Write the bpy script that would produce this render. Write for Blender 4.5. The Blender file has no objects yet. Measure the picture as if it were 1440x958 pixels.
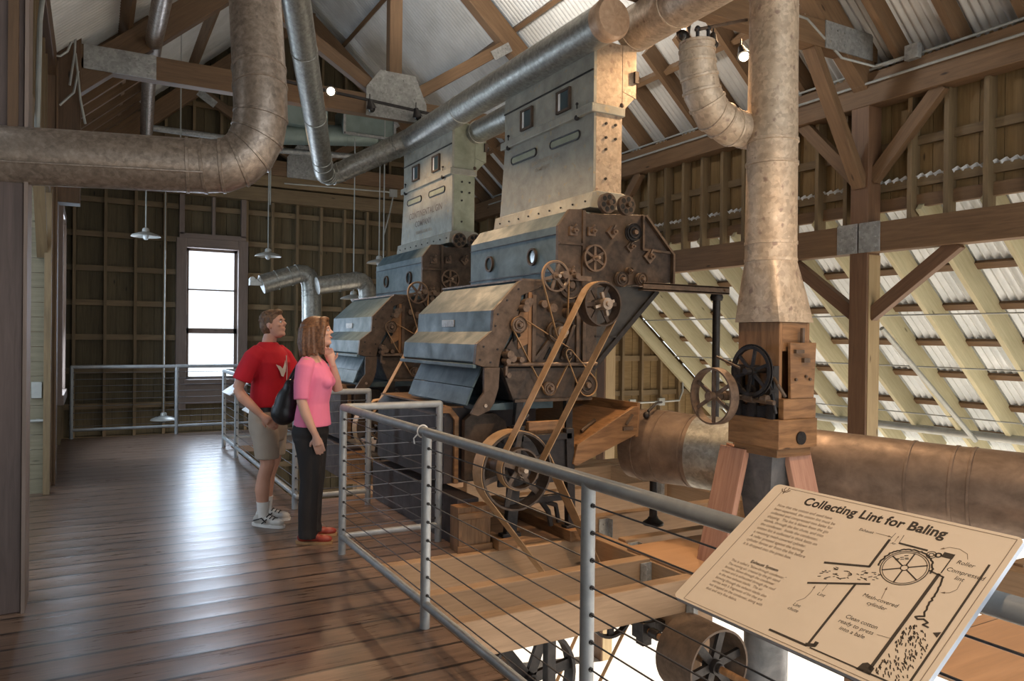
import bpy, math, random
from mathutils import Vector, Matrix, noise
random.seed(7)
PI=math.pi
SC=bpy.context.scene
COL=SC.collection
V=Vector
# ---------------------------------------------------------------- camera frame
FPX=1055.7; YAW,PITCH,ROLL=0.51008,-0.0054,0.01143
F_=V((math.sin(YAW),math.cos(YAW),0)); R_=V((math.cos(YAW),-math.sin(YAW),0)); U_=V((0,0,1))
F_,U_=F_*math.cos(PITCH)+U_*math.sin(PITCH),U_*math.cos(PITCH)-F_*math.sin(PITCH)
R_,U_=R_*math.cos(ROLL)+U_*math.sin(ROLL),U_*math.cos(ROLL)-R_*math.sin(ROLL)
CAM=V((0,0,1.6))
def at(px,py,**k):
    """point of the photograph (1440x958) on a known plane x=, y= or z= (or at depth d=)"""
    d=F_+R_*((px-720)/FPX)-U_*((py-479)/FPX)
    (a,v),=k.items()
    t=v if a=='d' else (v-CAM['xyz'.index(a)])/d['xyz'.index(a)]
    return CAM+d*t
# ---------------------------------------------------------------- materials
def newmat(name):
    m=bpy.data.materials.new(name); m.use_nodes=True
    nt=m.node_tree; b=nt.nodes['Principled BSDF']
    return m,nt,b
def ramp(nt,fac,stops):
    r=nt.nodes.new('ShaderNodeValToRGB'); e=r.color_ramp.elements
    while len(e)<len(stops): e.new(.5)
    for i,(p,c) in enumerate(stops): e[i].position=p; e[i].color=(*c,1)
    nt.links.new(fac,r.inputs[0]); return r.outputs[0]
def coords(nt,scale,kind='UV'):
    tc=nt.nodes.new('ShaderNodeTexCoord'); mp=nt.nodes.new('ShaderNodeMapping')
    mp.inputs['Scale'].default_value=scale
    nt.links.new(tc.outputs[kind],mp.inputs[0]); return mp.outputs[0]
def nz(nt,vec,scale,detail=4,rough=.55,dist=0):
    n=nt.nodes.new('ShaderNodeTexNoise'); n.inputs['Scale'].default_value=scale; n.inputs['Detail'].default_value=detail
    n.inputs['Roughness'].default_value=rough; n.inputs['Distortion'].default_value=dist
    nt.links.new(vec,n.inputs['Vector']); return n.outputs['Fac']
def mixc(nt,fac,a,b,mode='MIX'):
    m=nt.nodes.new('ShaderNodeMix'); m.data_type='RGBA'; m.blend_type=mode
    for sock,v in ((m.inputs[0],fac),(m.inputs[6],a),(m.inputs[7],b)):
        if hasattr(v,'node'): nt.links.new(v,sock)
        elif isinstance(v,(int,float)): sock.default_value=v
        else: sock.default_value=(*v,1)
    return m.outputs[2]
def bump(nt,b,h,strength,dist=.01):
    n=nt.nodes.new('ShaderNodeBump'); n.inputs['Strength'].default_value=strength; n.inputs['Distance'].default_value=dist
    nt.links.new(h,n.inputs['Height']); nt.links.new(n.outputs[0],b.inputs['Normal'])
def vary(nt,c,amt):
    oi=nt.nodes.new('ShaderNodeObjectInfo'); mr=nt.nodes.new('ShaderNodeMapRange')
    mr.inputs['To Min'].default_value=1-amt; mr.inputs['To Max'].default_value=1+amt
    nt.links.new(oi.outputs['Random'],mr.inputs[0])
    hs=nt.nodes.new('ShaderNodeHueSaturation'); nt.links.new(mr.outputs[0],hs.inputs['Value']); nt.links.new(c,hs.inputs['Color'])
    return hs.outputs[0]
def wood(name,dark,light,rough=.6,var=.15,knots=True,gs=(1.1,16,1),bm=.25,spec=.4):
    m,nt,b=newmat(name)
    v=coords(nt,gs); g=nz(nt,v,2.2,6,.6,.8)
    c=ramp(nt,g,[(.32,dark),(.68,light)])
    big=nz(nt,coords(nt,(1,1.5,1)),1.3,3)
    c=mixc(nt,.45,c,mixc(nt,big,tuple(x*.55 for x in dark),tuple(min(1,x*1.15) for x in light)))
    if knots:
        vo=nt.nodes.new('ShaderNodeTexVoronoi'); vo.inputs['Scale'].default_value=1.6
        nt.links.new(coords(nt,(1,3.5,1)),vo.inputs['Vector'])
        k=ramp(nt,vo.outputs['Distance'],[(.035,(1,1,1)),(.085,(0,0,0))])
        c=mixc(nt,k,c,tuple(x*.4 for x in dark))
    c=vary(nt,c,var); nt.links.new(c,b.inputs['Base Color'])
    b.inputs['Roughness'].default_value=rough; b.inputs['Specular IOR Level'].default_value=spec
    bump(nt,b,g,bm,.004); return m
def metal(name,c1,c2,rough=.4,met=.8,scale=9,spangle=False,spots=None,var=.06,bm=.1):
    m,nt,b=newmat(name)
    v=coords(nt,(1,1,1)); n=nz(nt,v,scale,6,.65,.3)
    c=ramp(nt,n,[(.3,c1),(.7,c2)])
    if spangle:
        vo=nt.nodes.new('ShaderNodeTexVoronoi'); vo.inputs['Scale'].default_value=38; nt.links.new(v,vo.inputs['Vector'])
        g=nt.nodes.new('ShaderNodeRGBToBW'); nt.links.new(vo.outputs['Color'],g.inputs[0])
        c=mixc(nt,.22,c,g.outputs[0],'OVERLAY')
    if spots:
        s=ramp(nt,nz(nt,v,14,3,.5),[(.62,(0,0,0)),(.7,(1,1,1))]); c=mixc(nt,s,c,spots)
    c=vary(nt,c,var); nt.links.new(c,b.inputs['Base Color'])
    b.inputs['Metallic'].default_value=met
    rr=ramp(nt,n,[(.3,(rough*1.25,)*3),(.7,(rough*.8,)*3)]); nt.links.new(rr,b.inputs['Roughness'])
    bump(nt,b,n,bm,.004); return m
def plain(name,c,rough=.6,met=0,emit=0,noise_amt=.15,scale=6):
    m,nt,b=newmat(name)
    n=nz(nt,coords(nt,(1,1,1),'Object'),scale,5)
    cc=ramp(nt,n,[(.3,tuple(x*(1-noise_amt) for x in c)),(.7,tuple(min(1,x*(1+noise_amt)) for x in c))])
    nt.links.new(cc,b.inputs['Base Color']); b.inputs['Roughness'].default_value=rough; b.inputs['Metallic'].default_value=met
    if emit: b.inputs['Emission Color'].default_value=(*c,1); b.inputs['Emission Strength'].default_value=emit
    return m
M={}
M['beam']=wood('dark_stained_timber',(.065,.036,.018),(.16,.09,.045),.6)
M['beam2']=wood('timber_plate',(.10,.058,.03),(.21,.125,.065),.6)
M['post']=wood('timber_post',(.095,.05,.028),(.19,.105,.058),.55)
M['greypost']=wood('weathered_grey_timber',(.06,.042,.036),(.13,.092,.080),.6,knots=False)
M['stud']=wood('stud_pine',(.125,.085,.045),(.24,.17,.09),.65)
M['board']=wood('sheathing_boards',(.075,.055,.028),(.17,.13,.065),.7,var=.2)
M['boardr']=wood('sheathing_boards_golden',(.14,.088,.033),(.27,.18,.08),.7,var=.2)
M['pine']=wood('green_treated_pine',(.42,.38,.23),(.60,.55,.37),.65)
M['joist']=wood('joist_timber',(.20,.125,.07),(.34,.22,.13),.6,bm=.15)
M['ply']=wood('floor_plywood',(.36,.20,.10),(.48,.28,.15),.55,gs=(.6,5,1))
M['oldwood']=wood('machine_pine',(.075,.033,.014),(.34,.18,.08),.5,bm=.4,gs=(1.6,12,1))
M['leg']=wood('reddish_leg_wood',(.28,.13,.09),(.50,.28,.19),.6)
M['jamb']=wood('pale_recess_boards',(.14,.12,.075),(.24,.21,.14),.65)
M['frame']=wood('window_frame_wood',(.14,.105,.085),(.24,.18,.15),.6)
M['galv']=metal('galvanised_steel',(.27,.265,.24),(.40,.395,.36),.42,.75,16,True)
M['galvdark']=metal('dull_galvanised_duct',(.22,.175,.14),(.42,.345,.285),.42,.65,26,True)
M['galvwarm']=metal('weathered_zinc_duct',(.40,.30,.21),(.58,.46,.34),.5,.35,8,True,spots=(.30,.21,.16))
M['rust']=metal('rusty_duct',(.105,.072,.052),(.25,.178,.132),.5,.45,5,False)
M['tower']=metal('painted_tin_panel',(.26,.25,.21),(.41,.40,.34),.5,.25,5,False,spots=(.40,.33,.22))
M['tower2']=metal('painted_tin_panel_green',(.25,.27,.19),(.40,.41,.31),.5,.25,5,False)
M['iron']=metal('brown_machine_iron',(.032,.023,.017),(.088,.059,.042),.55,.25,14,False,bm=.35)
M['black']=metal('black_cast_iron',(.012,.011,.012),(.04,.034,.032),.45,.4,12,False)
M['brown']=metal('brown_painted_plate',(.052,.034,.023),(.122,.078,.050),.55,.15,12,False,bm=.35)
M['blue']=metal('slate_blue_hood_paint',(.048,.080,.094),(.092,.135,.150),.52,.08,5,False)
M['pulley']=metal('worn_pulley_iron',(.085,.058,.042),(.22,.15,.105),.5,.35,14,False)
M['hub']=metal('bright_hub_steel',(.24,.175,.13),(.48,.38,.29),.38,.6,12,False)
M['belt']=metal('leather_belt',(.30,.17,.075),(.46,.28,.14),.6,0,9,False)
M['rail']=metal('railing_steel',(.27,.285,.295),(.37,.385,.395),.45,.25,9,False)
M['cable']=plain('cable_steel',(.10,.10,.11),.4,.7)
M['plate']=metal('bracket_zinc',(.24,.24,.23),(.36,.36,.345),.5,.3,8,True)
M['conduit']=plain('conduit_steel',(.36,.37,.35),.45,.4)
M['lampmetal']=plain('enamelled_lamp_shade',(.50,.50,.47),.35,.3)
M['bulb']=plain('lit_bulb',(1,.86,.62),.4,0,14,0)
M['glassbulb']=plain('unlit_bulb',(.35,.35,.34),.15,0)
M['hvac']=plain('air_duct_metal',(.20,.25,.23),.5,.4)
M['sign']=plain('sign_panel_face',(.78,.64,.49),.5,0,0,.03)
M['signedge']=plain('sign_panel_edge',(.50,.56,.66),.4,.3)
M['whitepanel']=plain('white_sign_back',(.9,.9,.92),.5)
M['hopmetal']=metal('blue_grey_hopper_steel',(.10,.105,.11),(.20,.20,.205),.45,.5,7,False)
M['cap']=metal('copper_toned_cap',(.42,.27,.17),(.62,.43,.29),.45,.3,14,False)
M['darkglass']=plain('dark_lens',(.02,.02,.02),.2)
M['ochre']=wood('unpainted_post_side',(.28,.19,.095),(.42,.31,.17),.6)
M['ink']=plain('dark_brown_ink',(.045,.032,.022),.6)
M['ink2']=plain('brown_ink',(.21,.14,.09),.6)
M['stencil']=plain('faded_stencil',(.17,.135,.11),.7)
M['roof']=metal('corrugated_roofing',(.52,.52,.50),(.68,.68,.66),.5,.25,2,False,bm=0)
M['roofout']=metal('corrugated_roofing_leanto',(.70,.76,.80),(.86,.90,.93),.42,.2,2,False,bm=0)
M['skin']=plain('skin',(.56,.30,.21),.5,noise_amt=.08)
M['skin2']=plain('skin_fair',(.62,.36,.27),.5,noise_amt=.06)
M['red']=plain('red_cotton',(.50,.008,.022),.85,noise_amt=.12)
M['pink']=plain('pink_knit',(.80,.21,.36),.85,noise_amt=.06)
M['khaki']=plain('khaki_cotton',(.37,.31,.25),.85,noise_amt=.08)
M['trousers']=plain('black_trousers',(.018,.015,.015),.8)
M['blackleather']=plain('black_leather',(.012,.012,.014),.4)
M['hairm']=plain('brown_hair',(.13,.07,.035),.6,noise_amt=.5,scale=60)
M['hairw']=plain('auburn_hair',(.16,.072,.032),.5,noise_amt=.5,scale=60)
M['lip']=plain('lip',(.45,.17,.14),.5)
M['white']=plain('white_cloth',(.75,.73,.70),.8)
M['redleather']=plain('red_leather',(.30,.045,.03),.45)
M['concrete']=plain('lower_concrete',(.62,.55,.47),.7,scale=2)
M['purple']=metal('dark_trough_paint',(.024,.016,.015),(.055,.038,.036),.55,.0,5,False)
def plankmat(name,dark,light,pitch,rough,axis,seam=.006,cupk=0):
    """boards laid side by side: seams every `pitch` metres along object axis"""
    m,nt,b=newmat(name)
    tc=nt.nodes.new('ShaderNodeTexCoord'); sp=nt.nodes.new('ShaderNodeSeparateXYZ'); nt.links.new(tc.outputs['Object'],sp.inputs[0])
    def mt(op,a,b_=None):
        n=nt.nodes.new('ShaderNodeMath'); n.operation=op
        for i,x in enumerate((a,b_)):
            if x is None: continue
            if hasattr(x,'node'): nt.links.new(x,n.inputs[i])
            else: n.inputs[i].default_value=x
        return n.outputs[0]
    q=mt('DIVIDE',sp.outputs[axis],pitch); idx=mt('FLOOR',q); fr=mt('FRACT',q)
    dist=mt('MINIMUM',fr,mt('SUBTRACT',1,fr))
    seamf=mt('LESS_THAN',dist,seam/pitch)
    wn=nt.nodes.new('ShaderNodeTexWhiteNoise'); wn.noise_dimensions='1D'; nt.links.new(idx,wn.inputs['W'])
    mp=nt.nodes.new('ShaderNodeMapping'); nt.links.new(tc.outputs['Object'],mp.inputs[0])
    s=[1.2,1.2,1.2]; s[axis]=18
    if axis==1: s[2]=0
    mp.inputs['Scale'].default_value=s
    cb=nt.nodes.new('ShaderNodeCombineXYZ'); nt.links.new(mt('MULTIPLY',wn.outputs['Value'],40),cb.inputs[0 if axis else 1]); nt.links.new(cb.outputs[0],mp.inputs['Location'])
    g=nz(nt,mp.outputs[0],2.0,6,.62,.9)
    c=ramp(nt,g,[(.3,dark),(.7,light)])
    c=mixc(nt,mt('MULTIPLY',wn.outputs['Value'],.35),c,tuple(x*.6 for x in dark))
    wear=nz(nt,coords(nt,(.35,3,1),'Object'),2.2,5,.6)
    c=mixc(nt,ramp(nt,wear,[(.5,(0,0,0)),(.75,(.5,.5,.5))]),c,tuple(min(1,x*1.25) for x in light))
    c=mixc(nt,mt('MULTIPLY',seamf,.95),c,tuple(x*.2 for x in dark))
    nt.links.new(c,b.inputs['Base Color'])
    rr=ramp(nt,g,[(.3,(rough*.85,)*3),(.7,(rough*1.2,)*3)]); nt.links.new(rr,b.inputs['Roughness'])
    u=mt('SUBTRACT',fr,.5); cup=mt('MULTIPLY',mt('MULTIPLY',u,u),cupk); h=mt('ADD',mt('SUBTRACT',mt('MULTIPLY',g,.12),mt('MULTIPLY',seamf,1.0)),cup); bump(nt,b,h,.45,.006)
    return m
M['floor']=plankmat('walkway_boards',(.10,.062,.043),(.235,.15,.105),.24,.30,1,.012,2.4)
M['ply_floor']=plankmat('orange_deck_boards',(.42,.24,.13),(.55,.33,.19),.62,.5,1,.004)
# glass
m,nt,b=newmat('window_glass'); nt.nodes.remove(b)
tr=nt.nodes.new('ShaderNodeBsdfTransparent'); gl=nt.nodes.new('ShaderNodeBsdfGlossy'); gl.inputs['Roughness'].default_value=.05
mx=nt.nodes.new('ShaderNodeMixShader'); mx.inputs[0].default_value=.06
nt.links.new(tr.outputs[0],mx.inputs[1]); nt.links.new(gl.outputs[0],mx.inputs[2]); nt.links.new(mx.outputs[0],nt.nodes['Material Output'].inputs[0]); M['glass']=m
# ---------------------------------------------------------------- mesh builder
class MB:
    def __init__(s): s.v=[];s.f=[];s.u=[]
    def face(s,idx,uv): s.f.append(idx); s.u.append(uv)
    def box(s,c,size,rot=None):
        """axis aligned (or rotated) box; the UV grain runs along its longest side"""
        c=V(c); hx=[size[0]/2,size[1]/2,size[2]/2]; base=len(s.v)
        L=max(range(3),key=lambda i:size[i]); o1,o2=random.random()*9,random.random()*9
        loc=[V((x*hx[0],y*hx[1],z*hx[2])) for x in(-1,1) for y in(-1,1) for z in(-1,1)]
        for p in loc:
            s.v.append(c+(rot@p if rot else p))
        for q in((0,1,3,2),(4,6,7,5),(0,4,5,1),(2,3,7,6),(0,2,6,4),(1,5,7,3)):
            pts=[loc[i] for i in q]; n=[i for i in range(3) if abs(pts[0][i]-pts[2][i])<1e-9]
            n=n[0] if n else 0
            ax=[i for i in range(3) if i!=n]
            if ax[1]==L: ax=ax[::-1]
            s.face([base+i for i in q],[(p[ax[0]]+o1,p[ax[1]]+o2+n*.37) for p in pts])
        return s
    def bb(s,x0,x1,y0,y1,z0,z1):
        return s.box(((x0+x1)/2,(y0+y1)/2,(z0+z1)/2),(abs(x1-x0),abs(y1-y0),abs(z1-z0)))
    def beam(s,p0,p1,w,h,up=(0,0,1)):
        p0,p1=V(p0),V(p1); d=p1-p0; L=d.length; x=d/L; up=V(up)
        y=up.cross(x)
        if y.length<1e-4: y=V((0,1,0)).cross(x)
        y.normalize(); z=x.cross(y)
        return s.box((p0+p1)/2,(L,w,h),Matrix((x,y,z)).transposed())
    def tube(s,pts,r,n=14,caps=True,closed=False):
        pts=[V(p) for p in pts]; k=len(pts); rr=r if isinstance(r,(list,tuple)) else [r]*k
        base=len(s.v); o1,o2=random.random()*9,random.random()*9
        T=[]
        for i in range(k):
            if closed: t=pts[(i+1)%k]-pts[i-1]
            else: t=pts[min(i+1,k-1)]-pts[max(i-1,0)]
            T.append(t.normalized())
        a=V((0,0,1)) if abs(T[0].z)<.9 else V((1,0,0))
        N=(a-T[0]*a.dot(T[0])).normalized(); ln=0; lens=[]
        for i in range(k):
            if i: N=(N-T[i]*N.dot(T[i])).normalized(); ln+=(pts[i]-pts[i-1]).length
            lens.append(ln); B=T[i].cross(N)
            for j in range(n):
                an=2*PI*j/n; s.v.append(pts[i]+(N*math.cos(an)+B*math.sin(an))*rr[i])
        R0=max(rr)
        rng=range(k) if closed else range(k-1)
        for i in rng:
            i2=(i+1)%k; l2=lens[i2] if i2 else lens[i]+.1
            for j in range(n):
                j2=(j+1)%n
                s.face([base+i*n+j,base+i*n+j2,base+i2*n+j2,base+i2*n+j],
                  [(lens[i]+o1,j*2*PI/n*R0+o2),(lens[i]+o1,(j+1)*2*PI/n*R0+o2),(l2+o1,(j+1)*2*PI/n*R0+o2),(l2+o1,j*2*PI/n*R0+o2)])
        if caps and not closed:
            for i,rev in((0,True),(k-1,False)):
                ids=[base+i*n+j for j in range(n)]; uv=[(math.cos(2*PI*j/n)*rr[i]+o1,math.sin(2*PI*j/n)*rr[i]+o2) for j in range(n)]
                if rev: ids=ids[::-1]; uv=uv[::-1]
                s.face(ids,uv)
        return s
    def lathe(s,prof,c,axis=(0,0,1),n=24,closed=False):
        """prof = [(radius, distance along axis)]"""
        c=V(c); ax=V(axis).normalized(); a=V((0,0,1)) if abs(ax.z)<.9 else V((1,0,0))
        X=(a-ax*a.dot(ax)).normalized(); Y=ax.cross(X); base=len(s.v); k=len(prof); o1=random.random()*9
        for r,t in prof:
            for j in range(n):
                an=2*PI*j/n; s.v.append(c+ax*t+(X*math.cos(an)+Y*math.sin(an))*max(r,1e-4))
        ln=0
        for i in range(k if closed else k-1):
            i2=(i+1)%k; l=math.hypot(prof[i2][0]-prof[i][0],prof[i2][1]-prof[i][1]); R0=max(prof[i][0],prof[i2][0])
            for j in range(n):
                j2=(j+1)%n
                s.face([base+i*n+j,base+i*n+j2,base+i2*n+j2,base+i2*n+j],
                  [(j*2*PI/n*R0,ln+o1),((j+1)*2*PI/n*R0,ln+o1),((j+1)*2*PI/n*R0,ln+l+o1),(j*2*PI/n*R0,ln+l+o1)])
            ln+=l
        return s
    def cyl(s,c,axis,r,L,n=20):
        return s.lathe([(0,-L/2),(r,-L/2),(r,L/2),(0,L/2)],c,axis,n)
    def prism(s,poly,a0,a1,axis='y'):
        """polygon in the plane across `axis`, extruded from a0 to a1"""
        def P(u,w,a):
            return {'y':V((u,a,w)),'x':V((a,u,w)),'z':V((u,w,a))}[axis]
        k=len(poly); base=len(s.v); o=random.random()*9
        for a in(a0,a1):
            for u,w in poly: s.v.append(P(u,w,a))
        s.face([base+i for i in range(k)],[(u+o,w+o) for u,w in poly])
        s.face([base+k+i for i in range(k)][::-1],[(u+o,w+o) for u,w in poly][::-1])
        ln=0
        for i in range(k):
            j=(i+1)%k; l=math.hypot(poly[j][0]-poly[i][0],poly[j][1]-poly[i][1])
            s.face([base+i,base+k+i,base+k+j,base+j],[(a0+o,ln),(a1+o,ln),(a1+o,ln+l),(a0+o,ln+l)]); ln+=l
        return s
    def quad(s,a,b,c,d):
        base=len(s.v); P=[V(a),V(b),V(c),V(d)]; s.v+=P; l=(P[1]-P[0]).length; w=(P[3]-P[0]).length; o=random.random()*9
        s.face([base,base+1,base+2,base+3],[(o,o),(o+l,o),(o+l,o+w),(o,o+w)]); return s
    def slab(s,O,U,W,N,t):
        """parallelogram board"""
        O,U,W,N=V(O),V(U),V(W),V(N).normalized()*t
        a=[O,O+U,O+U+W,O+W]; b=[p+N for p in a]
        s.quad(*a[::-1]); s.quad(*b)
        for i in range(4): s.quad(a[i],a[(i+1)%4],b[(i+1)%4],b[i])
        return s
    def corrug(s,O,U,W,N,pitch=.076,amp=.011,seg=6,thick=.003):
        """corrugated sheet: ribs run along U, waves across W"""
        O,U,W,N=V(O),V(U),V(W),V(N).normalized(); w=W.length; k=int(w/pitch*seg); base=len(s.v); l=U.length
        for i in range(k+1):
            t=i/k; h=math.sin(2*PI*t*w/pitch)*amp; p=O+W*t+N*h
            s.v+=[p,p+U]
        for i in range(k):
            a=base+2*i; s.face([a,a+1,a+3,a+2],[(0,w*i/k),(l,w*i/k),(l,w*(i+1)/k),(0,w*(i+1)/k)])
        return s
    def sphere(s,c,r,n=16,m=10,M3=None):
        c=V(c); r=V((r,r,r)) if isinstance(r,(int,float)) else V(r); base=len(s.v)
        for i in range(m+1):
            th=PI*i/m
            for j in range(n):
                ph=2*PI*j/n; p=V((math.sin(th)*math.cos(ph)*r.x,math.sin(th)*math.sin(ph)*r.y,math.cos(th)*r.z))
                s.v.append(c+(M3@p if M3 else p))
        for i in range(m):
            for j in range(n):
                j2=(j+1)%n
                s.face([base+i*n+j,base+(i+1)*n+j,base+(i+1)*n+j2,base+i*n+j2],[(j/n,i/m),(j/n,(i+1)/m),((j+1)/n,(i+1)/m),((j+1)/n,i/m)])
        return s
    def rings(s,R,n=20,caps=True):
        """horizontal elliptic rings [(cx,cy,cz,rx,ry)] lofted"""
        base=len(s.v); k=len(R)
        for (cx,cy,cz,rx,ry) in R:
            for j in range(n):
                an=2*PI*j/n; s.v.append(V((cx+rx*math.cos(an),cy+ry*math.sin(an),cz)))
        for i in range(k-1):
            for j in range(n):
                j2=(j+1)%n; s.face([base+i*n+j,base+i*n+j2,base+(i+1)*n+j2,base+(i+1)*n+j],[(j/n,i*.1),((j+1)/n,i*.1),((j+1)/n,i*.1+.1),(j/n,i*.1+.1)])
        if caps:
            s.face([base+j for j in range(n)][::-1],[(0,0)]*n); s.face([base+(k-1)*n+j for j in range(n)],[(0,0)]*n)
        return s
    def split(s,name,mat,parent,**k):
        """every connected piece becomes a part of its own"""
        par=list(range(len(s.v)))
        def fd(a):
            while par[a]!=a: par[a]=par[par[a]]; a=par[a]
            return a
        for f in s.f:
            r=fd(f[0])
            for q in f[1:]: par[fd(q)]=r
        G={}
        for f,u in zip(s.f,s.u): G.setdefault(fd(f[0]),[]).append((f,u))
        out=[]
        for fs in G.values():
            m=MB(); mp={}
            for f,u in fs:
                for q in f:
                    if q not in mp: mp[q]=len(m.v); m.v.append(s.v[q])
                m.f.append([mp[q] for q in f]); m.u.append(u)
            out.append(m.build(name,mat,parent,**k))
        return out
    def build(s,name,mat,parent=None,smooth=40,bevel=0,label=None,remesh=0,xf=None,smoothit=0):
        vs=s.v
        if xf: vs=[xf(p) for p in vs]
        if parent is None:
            xs=[p.x for p in vs];ys=[p.y for p in vs];zs=[p.z for p in vs]
            org=V(((min(xs)+max(xs))/2,(min(ys)+max(ys))/2,min(zs)))
        else: org=world_loc(parent)
        me=bpy.data.meshes.new(name); me.from_pydata([tuple(p-org) for p in vs],[],s.f)
        uvl=me.uv_layers.new(name='UVMap'); i=0
        fl=[c for f in s.u for uv in f for c in uv]; uvl.data.foreach_set('uv',fl)
        me.validate(); me.update()
        me.materials.append(M[mat] if isinstance(mat,str) else mat)
        o=bpy.data.objects.new(name,me); COL.objects.link(o)
        if remesh:
            md=o.modifiers.new('r','REMESH'); md.mode='VOXEL'; md.voxel_size=remesh; md.use_smooth_shade=True
            if smoothit: ms=o.modifiers.new('s','SMOOTH'); ms.iterations=smoothit; ms.factor=.5
            dg=bpy.context.evaluated_depsgraph_get(); me2=bpy.data.meshes.new_from_object(o.evaluated_get(dg)); o.modifiers.clear(); o.data=me2; me2.name=name
            me2.materials.clear(); me2.materials.append(M[mat] if isinstance(mat,str) else mat); me2.shade_smooth()
        elif smooth:
            me.shade_smooth(); me.set_sharp_from_angle(angle=math.radians(smooth))
        if bevel:
            b=o.modifiers.new('bevel','BEVEL'); b.width=bevel; b.segments=2; b.limit_method='ANGLE'; b.angle_limit=math.radians(50)
        if parent is None: o.location=org
        else: o.parent=parent
        if label: o['label']=label
        return o
def world_loc(o):
    p=V((0,0,0))
    while o: p=p+V(o.location); o=o.parent
    return p
def tag(o,label=None,cat=None,group=None,kind=None):
    for k,v in(('label',label),('category',cat),('group',group),('kind',kind)):
        if v: o[k]=v
    return o
def empty(name,loc,label=None,cat=None,group=None,kind=None):
    o=bpy.data.objects.new(name,None); o.empty_display_size=.1; COL.objects.link(o); o.location=loc
    return tag(o,label,cat,group,kind)
def copy_tree(o,parent=None,mats=None):
    c=o.copy(); COL.objects.link(c); c.parent=parent
    for ch in list(o.children): copy_tree(ch,c)
    return c
def text(body,size,mat,parent,O,eu,ev,align='LEFT',offset=0,shear=0,name='lettering',spacing=1,ext=.0003,xs=1):
    cu=bpy.data.curves.new(name,'FONT'); cu.body=body; cu.size=size; cu.align_x=align; cu.extrude=ext; cu.offset=offset; cu.shear=shear
    cu.space_character=spacing; cu.resolution_u=3
    o=bpy.data.objects.new(name,cu); COL.objects.link(o)
    dg=bpy.context.evaluated_depsgraph_get(); me=bpy.data.meshes.new_from_object(o.evaluated_get(dg))
    bpy.data.objects.remove(o)
    eu,ev=V(eu).normalized(),V(ev).normalized(); en=eu.cross(ev); org=world_loc(parent)
    for v in me.vertices: v.co=V(O)-org+eu*v.co.x*xs+ev*v.co.y+en*v.co.z
    me.materials.clear(); me.materials.append(M[mat]); me.name=name
    o=bpy.data.objects.new(name,me); COL.objects.link(o); o.parent=parent
    return o
def arc(c,r,a0,a1,n,plane='xz'):
    out=[]
    for i in range(n+1):
        a=a0+(a1-a0)*i/n; out.append((c[0]+r*math.cos(a),c[1]+r*math.sin(a)))
    return out
# ---------------------------------------------------------------- setting
XL,XR=-.34,6.75          # inner faces of left wall line and right post line
YT=[.55,4.92,9.30,13.7]   # truss lines
PKX,PKZ=3.3,7.75; EZ=4.45; SL=(PKZ-EZ)/(XR+.25-PKX)   # ridge, roof height over the plates, slope
def roofz(x): return PKZ-abs(x-PKX)*SL
# walkway floor with its bay in front of the first machine
mb=MB(); mb.bb(-2.6,1.72,-1.6,13.0,-.09,0); floor=mb.build('floor','floor',bevel=.004); tag(floor,kind='structure')
mb=MB(); mb.bb(1.72,2.62,5.02,7.25,-.09,0); o=mb.build('floor_bay','floor'); tag(o,kind='structure')
mb=MB(); mb.bb(1.72,7.2,11.2,13.0,-.09,0); o=mb.build('floor_landing','floor'); tag(o,kind='structure')
# lower storey floor and outside ground
mb=MB(); mb.bb(-14,34,-24,34,-3.42,-3.3); tag(mb.build('floor_lower','concrete'),kind='structure')
# border strip along the walkway edge
mb=MB(); mb.bb(1.70,1.735,-1.6,5.0,-.12,.004); tag(mb.build('trim_1','joist'),kind='structure')
# --- end wall
YE=14.0
wf=empty('wall_far',(3.3,YE,-3.3),kind='structure')
wx0,wx1,wz0,wz1=1.40,2.24,.80,3.06   # window opening
mb=MB(); x=-.6; w=.19; k=0
def gable_top(x): return min(roofz(x)-.02,7.7)
while x<7.3:
    a,b=x,x+w-.006
    zt=gable_top((a+b)/2)
    segs=[(-3.3,zt)]
    if b>wx0 and a<wx1: segs=[(-3.3,wz0),(wz1,zt)]
    yo=.012*(k%2)
    for z0,z1 in segs: mb.bb(a,b,YE+.04+yo,YE+.06+yo,z0,z1)
    x+=w;k+=1
mb.bb(-.6,wx0,YE+.075,YE+.08,-3.3,4.5); mb.bb(wx1,7.3,YE+.075,YE+.08,-3.3,4.5); mb.bb(wx0,wx1,YE+.075,YE+.08,-3.3,wz0);mb.bb(wx0,wx1,YE+.075,YE+.08,wz1,4.5)
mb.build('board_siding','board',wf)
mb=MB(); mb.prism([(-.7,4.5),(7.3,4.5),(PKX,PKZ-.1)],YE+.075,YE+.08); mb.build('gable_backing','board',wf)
x=-.28; k=0
while x<6.9:
    if not (wx0-.1<x<wx1+.1):
        mb=MB(); mb.bb(x,x+.045,YE-.10,YE+.04,-3.2,3.95); mb.build('stud','stud',wf)
    if x>-.2:
        mb=MB(); mb.bb(x,x+.045,YE-.10,YE+.04,4.42,gable_top(x)-.25); mb.build('stud','stud',wf)
    x+=.44
for z in(-1.4,-.82,-.2,.34,.92,1.47,2.03,2.59,3.15,3.71,4.9,5.5,6.1):
    x0,x1=-.4,6.9
    if z>4.4: h=(PKZ-.3-z)/SL; x0,x1=PKX-h,PKX+h
    for a,b in(((x0,wx0-.12),(wx1+.12,x1)) if .3<z<3.1 else ((x0,x1),)):
        mb=MB(); mb.bb(a,b,YE-.03,YE+.035,z,z+.09); mb.build('girt','stud',wf)
for z,y,h in((3.95,YE-.16,.24),(4.22,YE-.22,.2)):
    mb=MB(); mb.bb(-.35,6.9,y-.06,YE-.03,z,z+h); mb.build('wall_plate','stud',wf)
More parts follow.
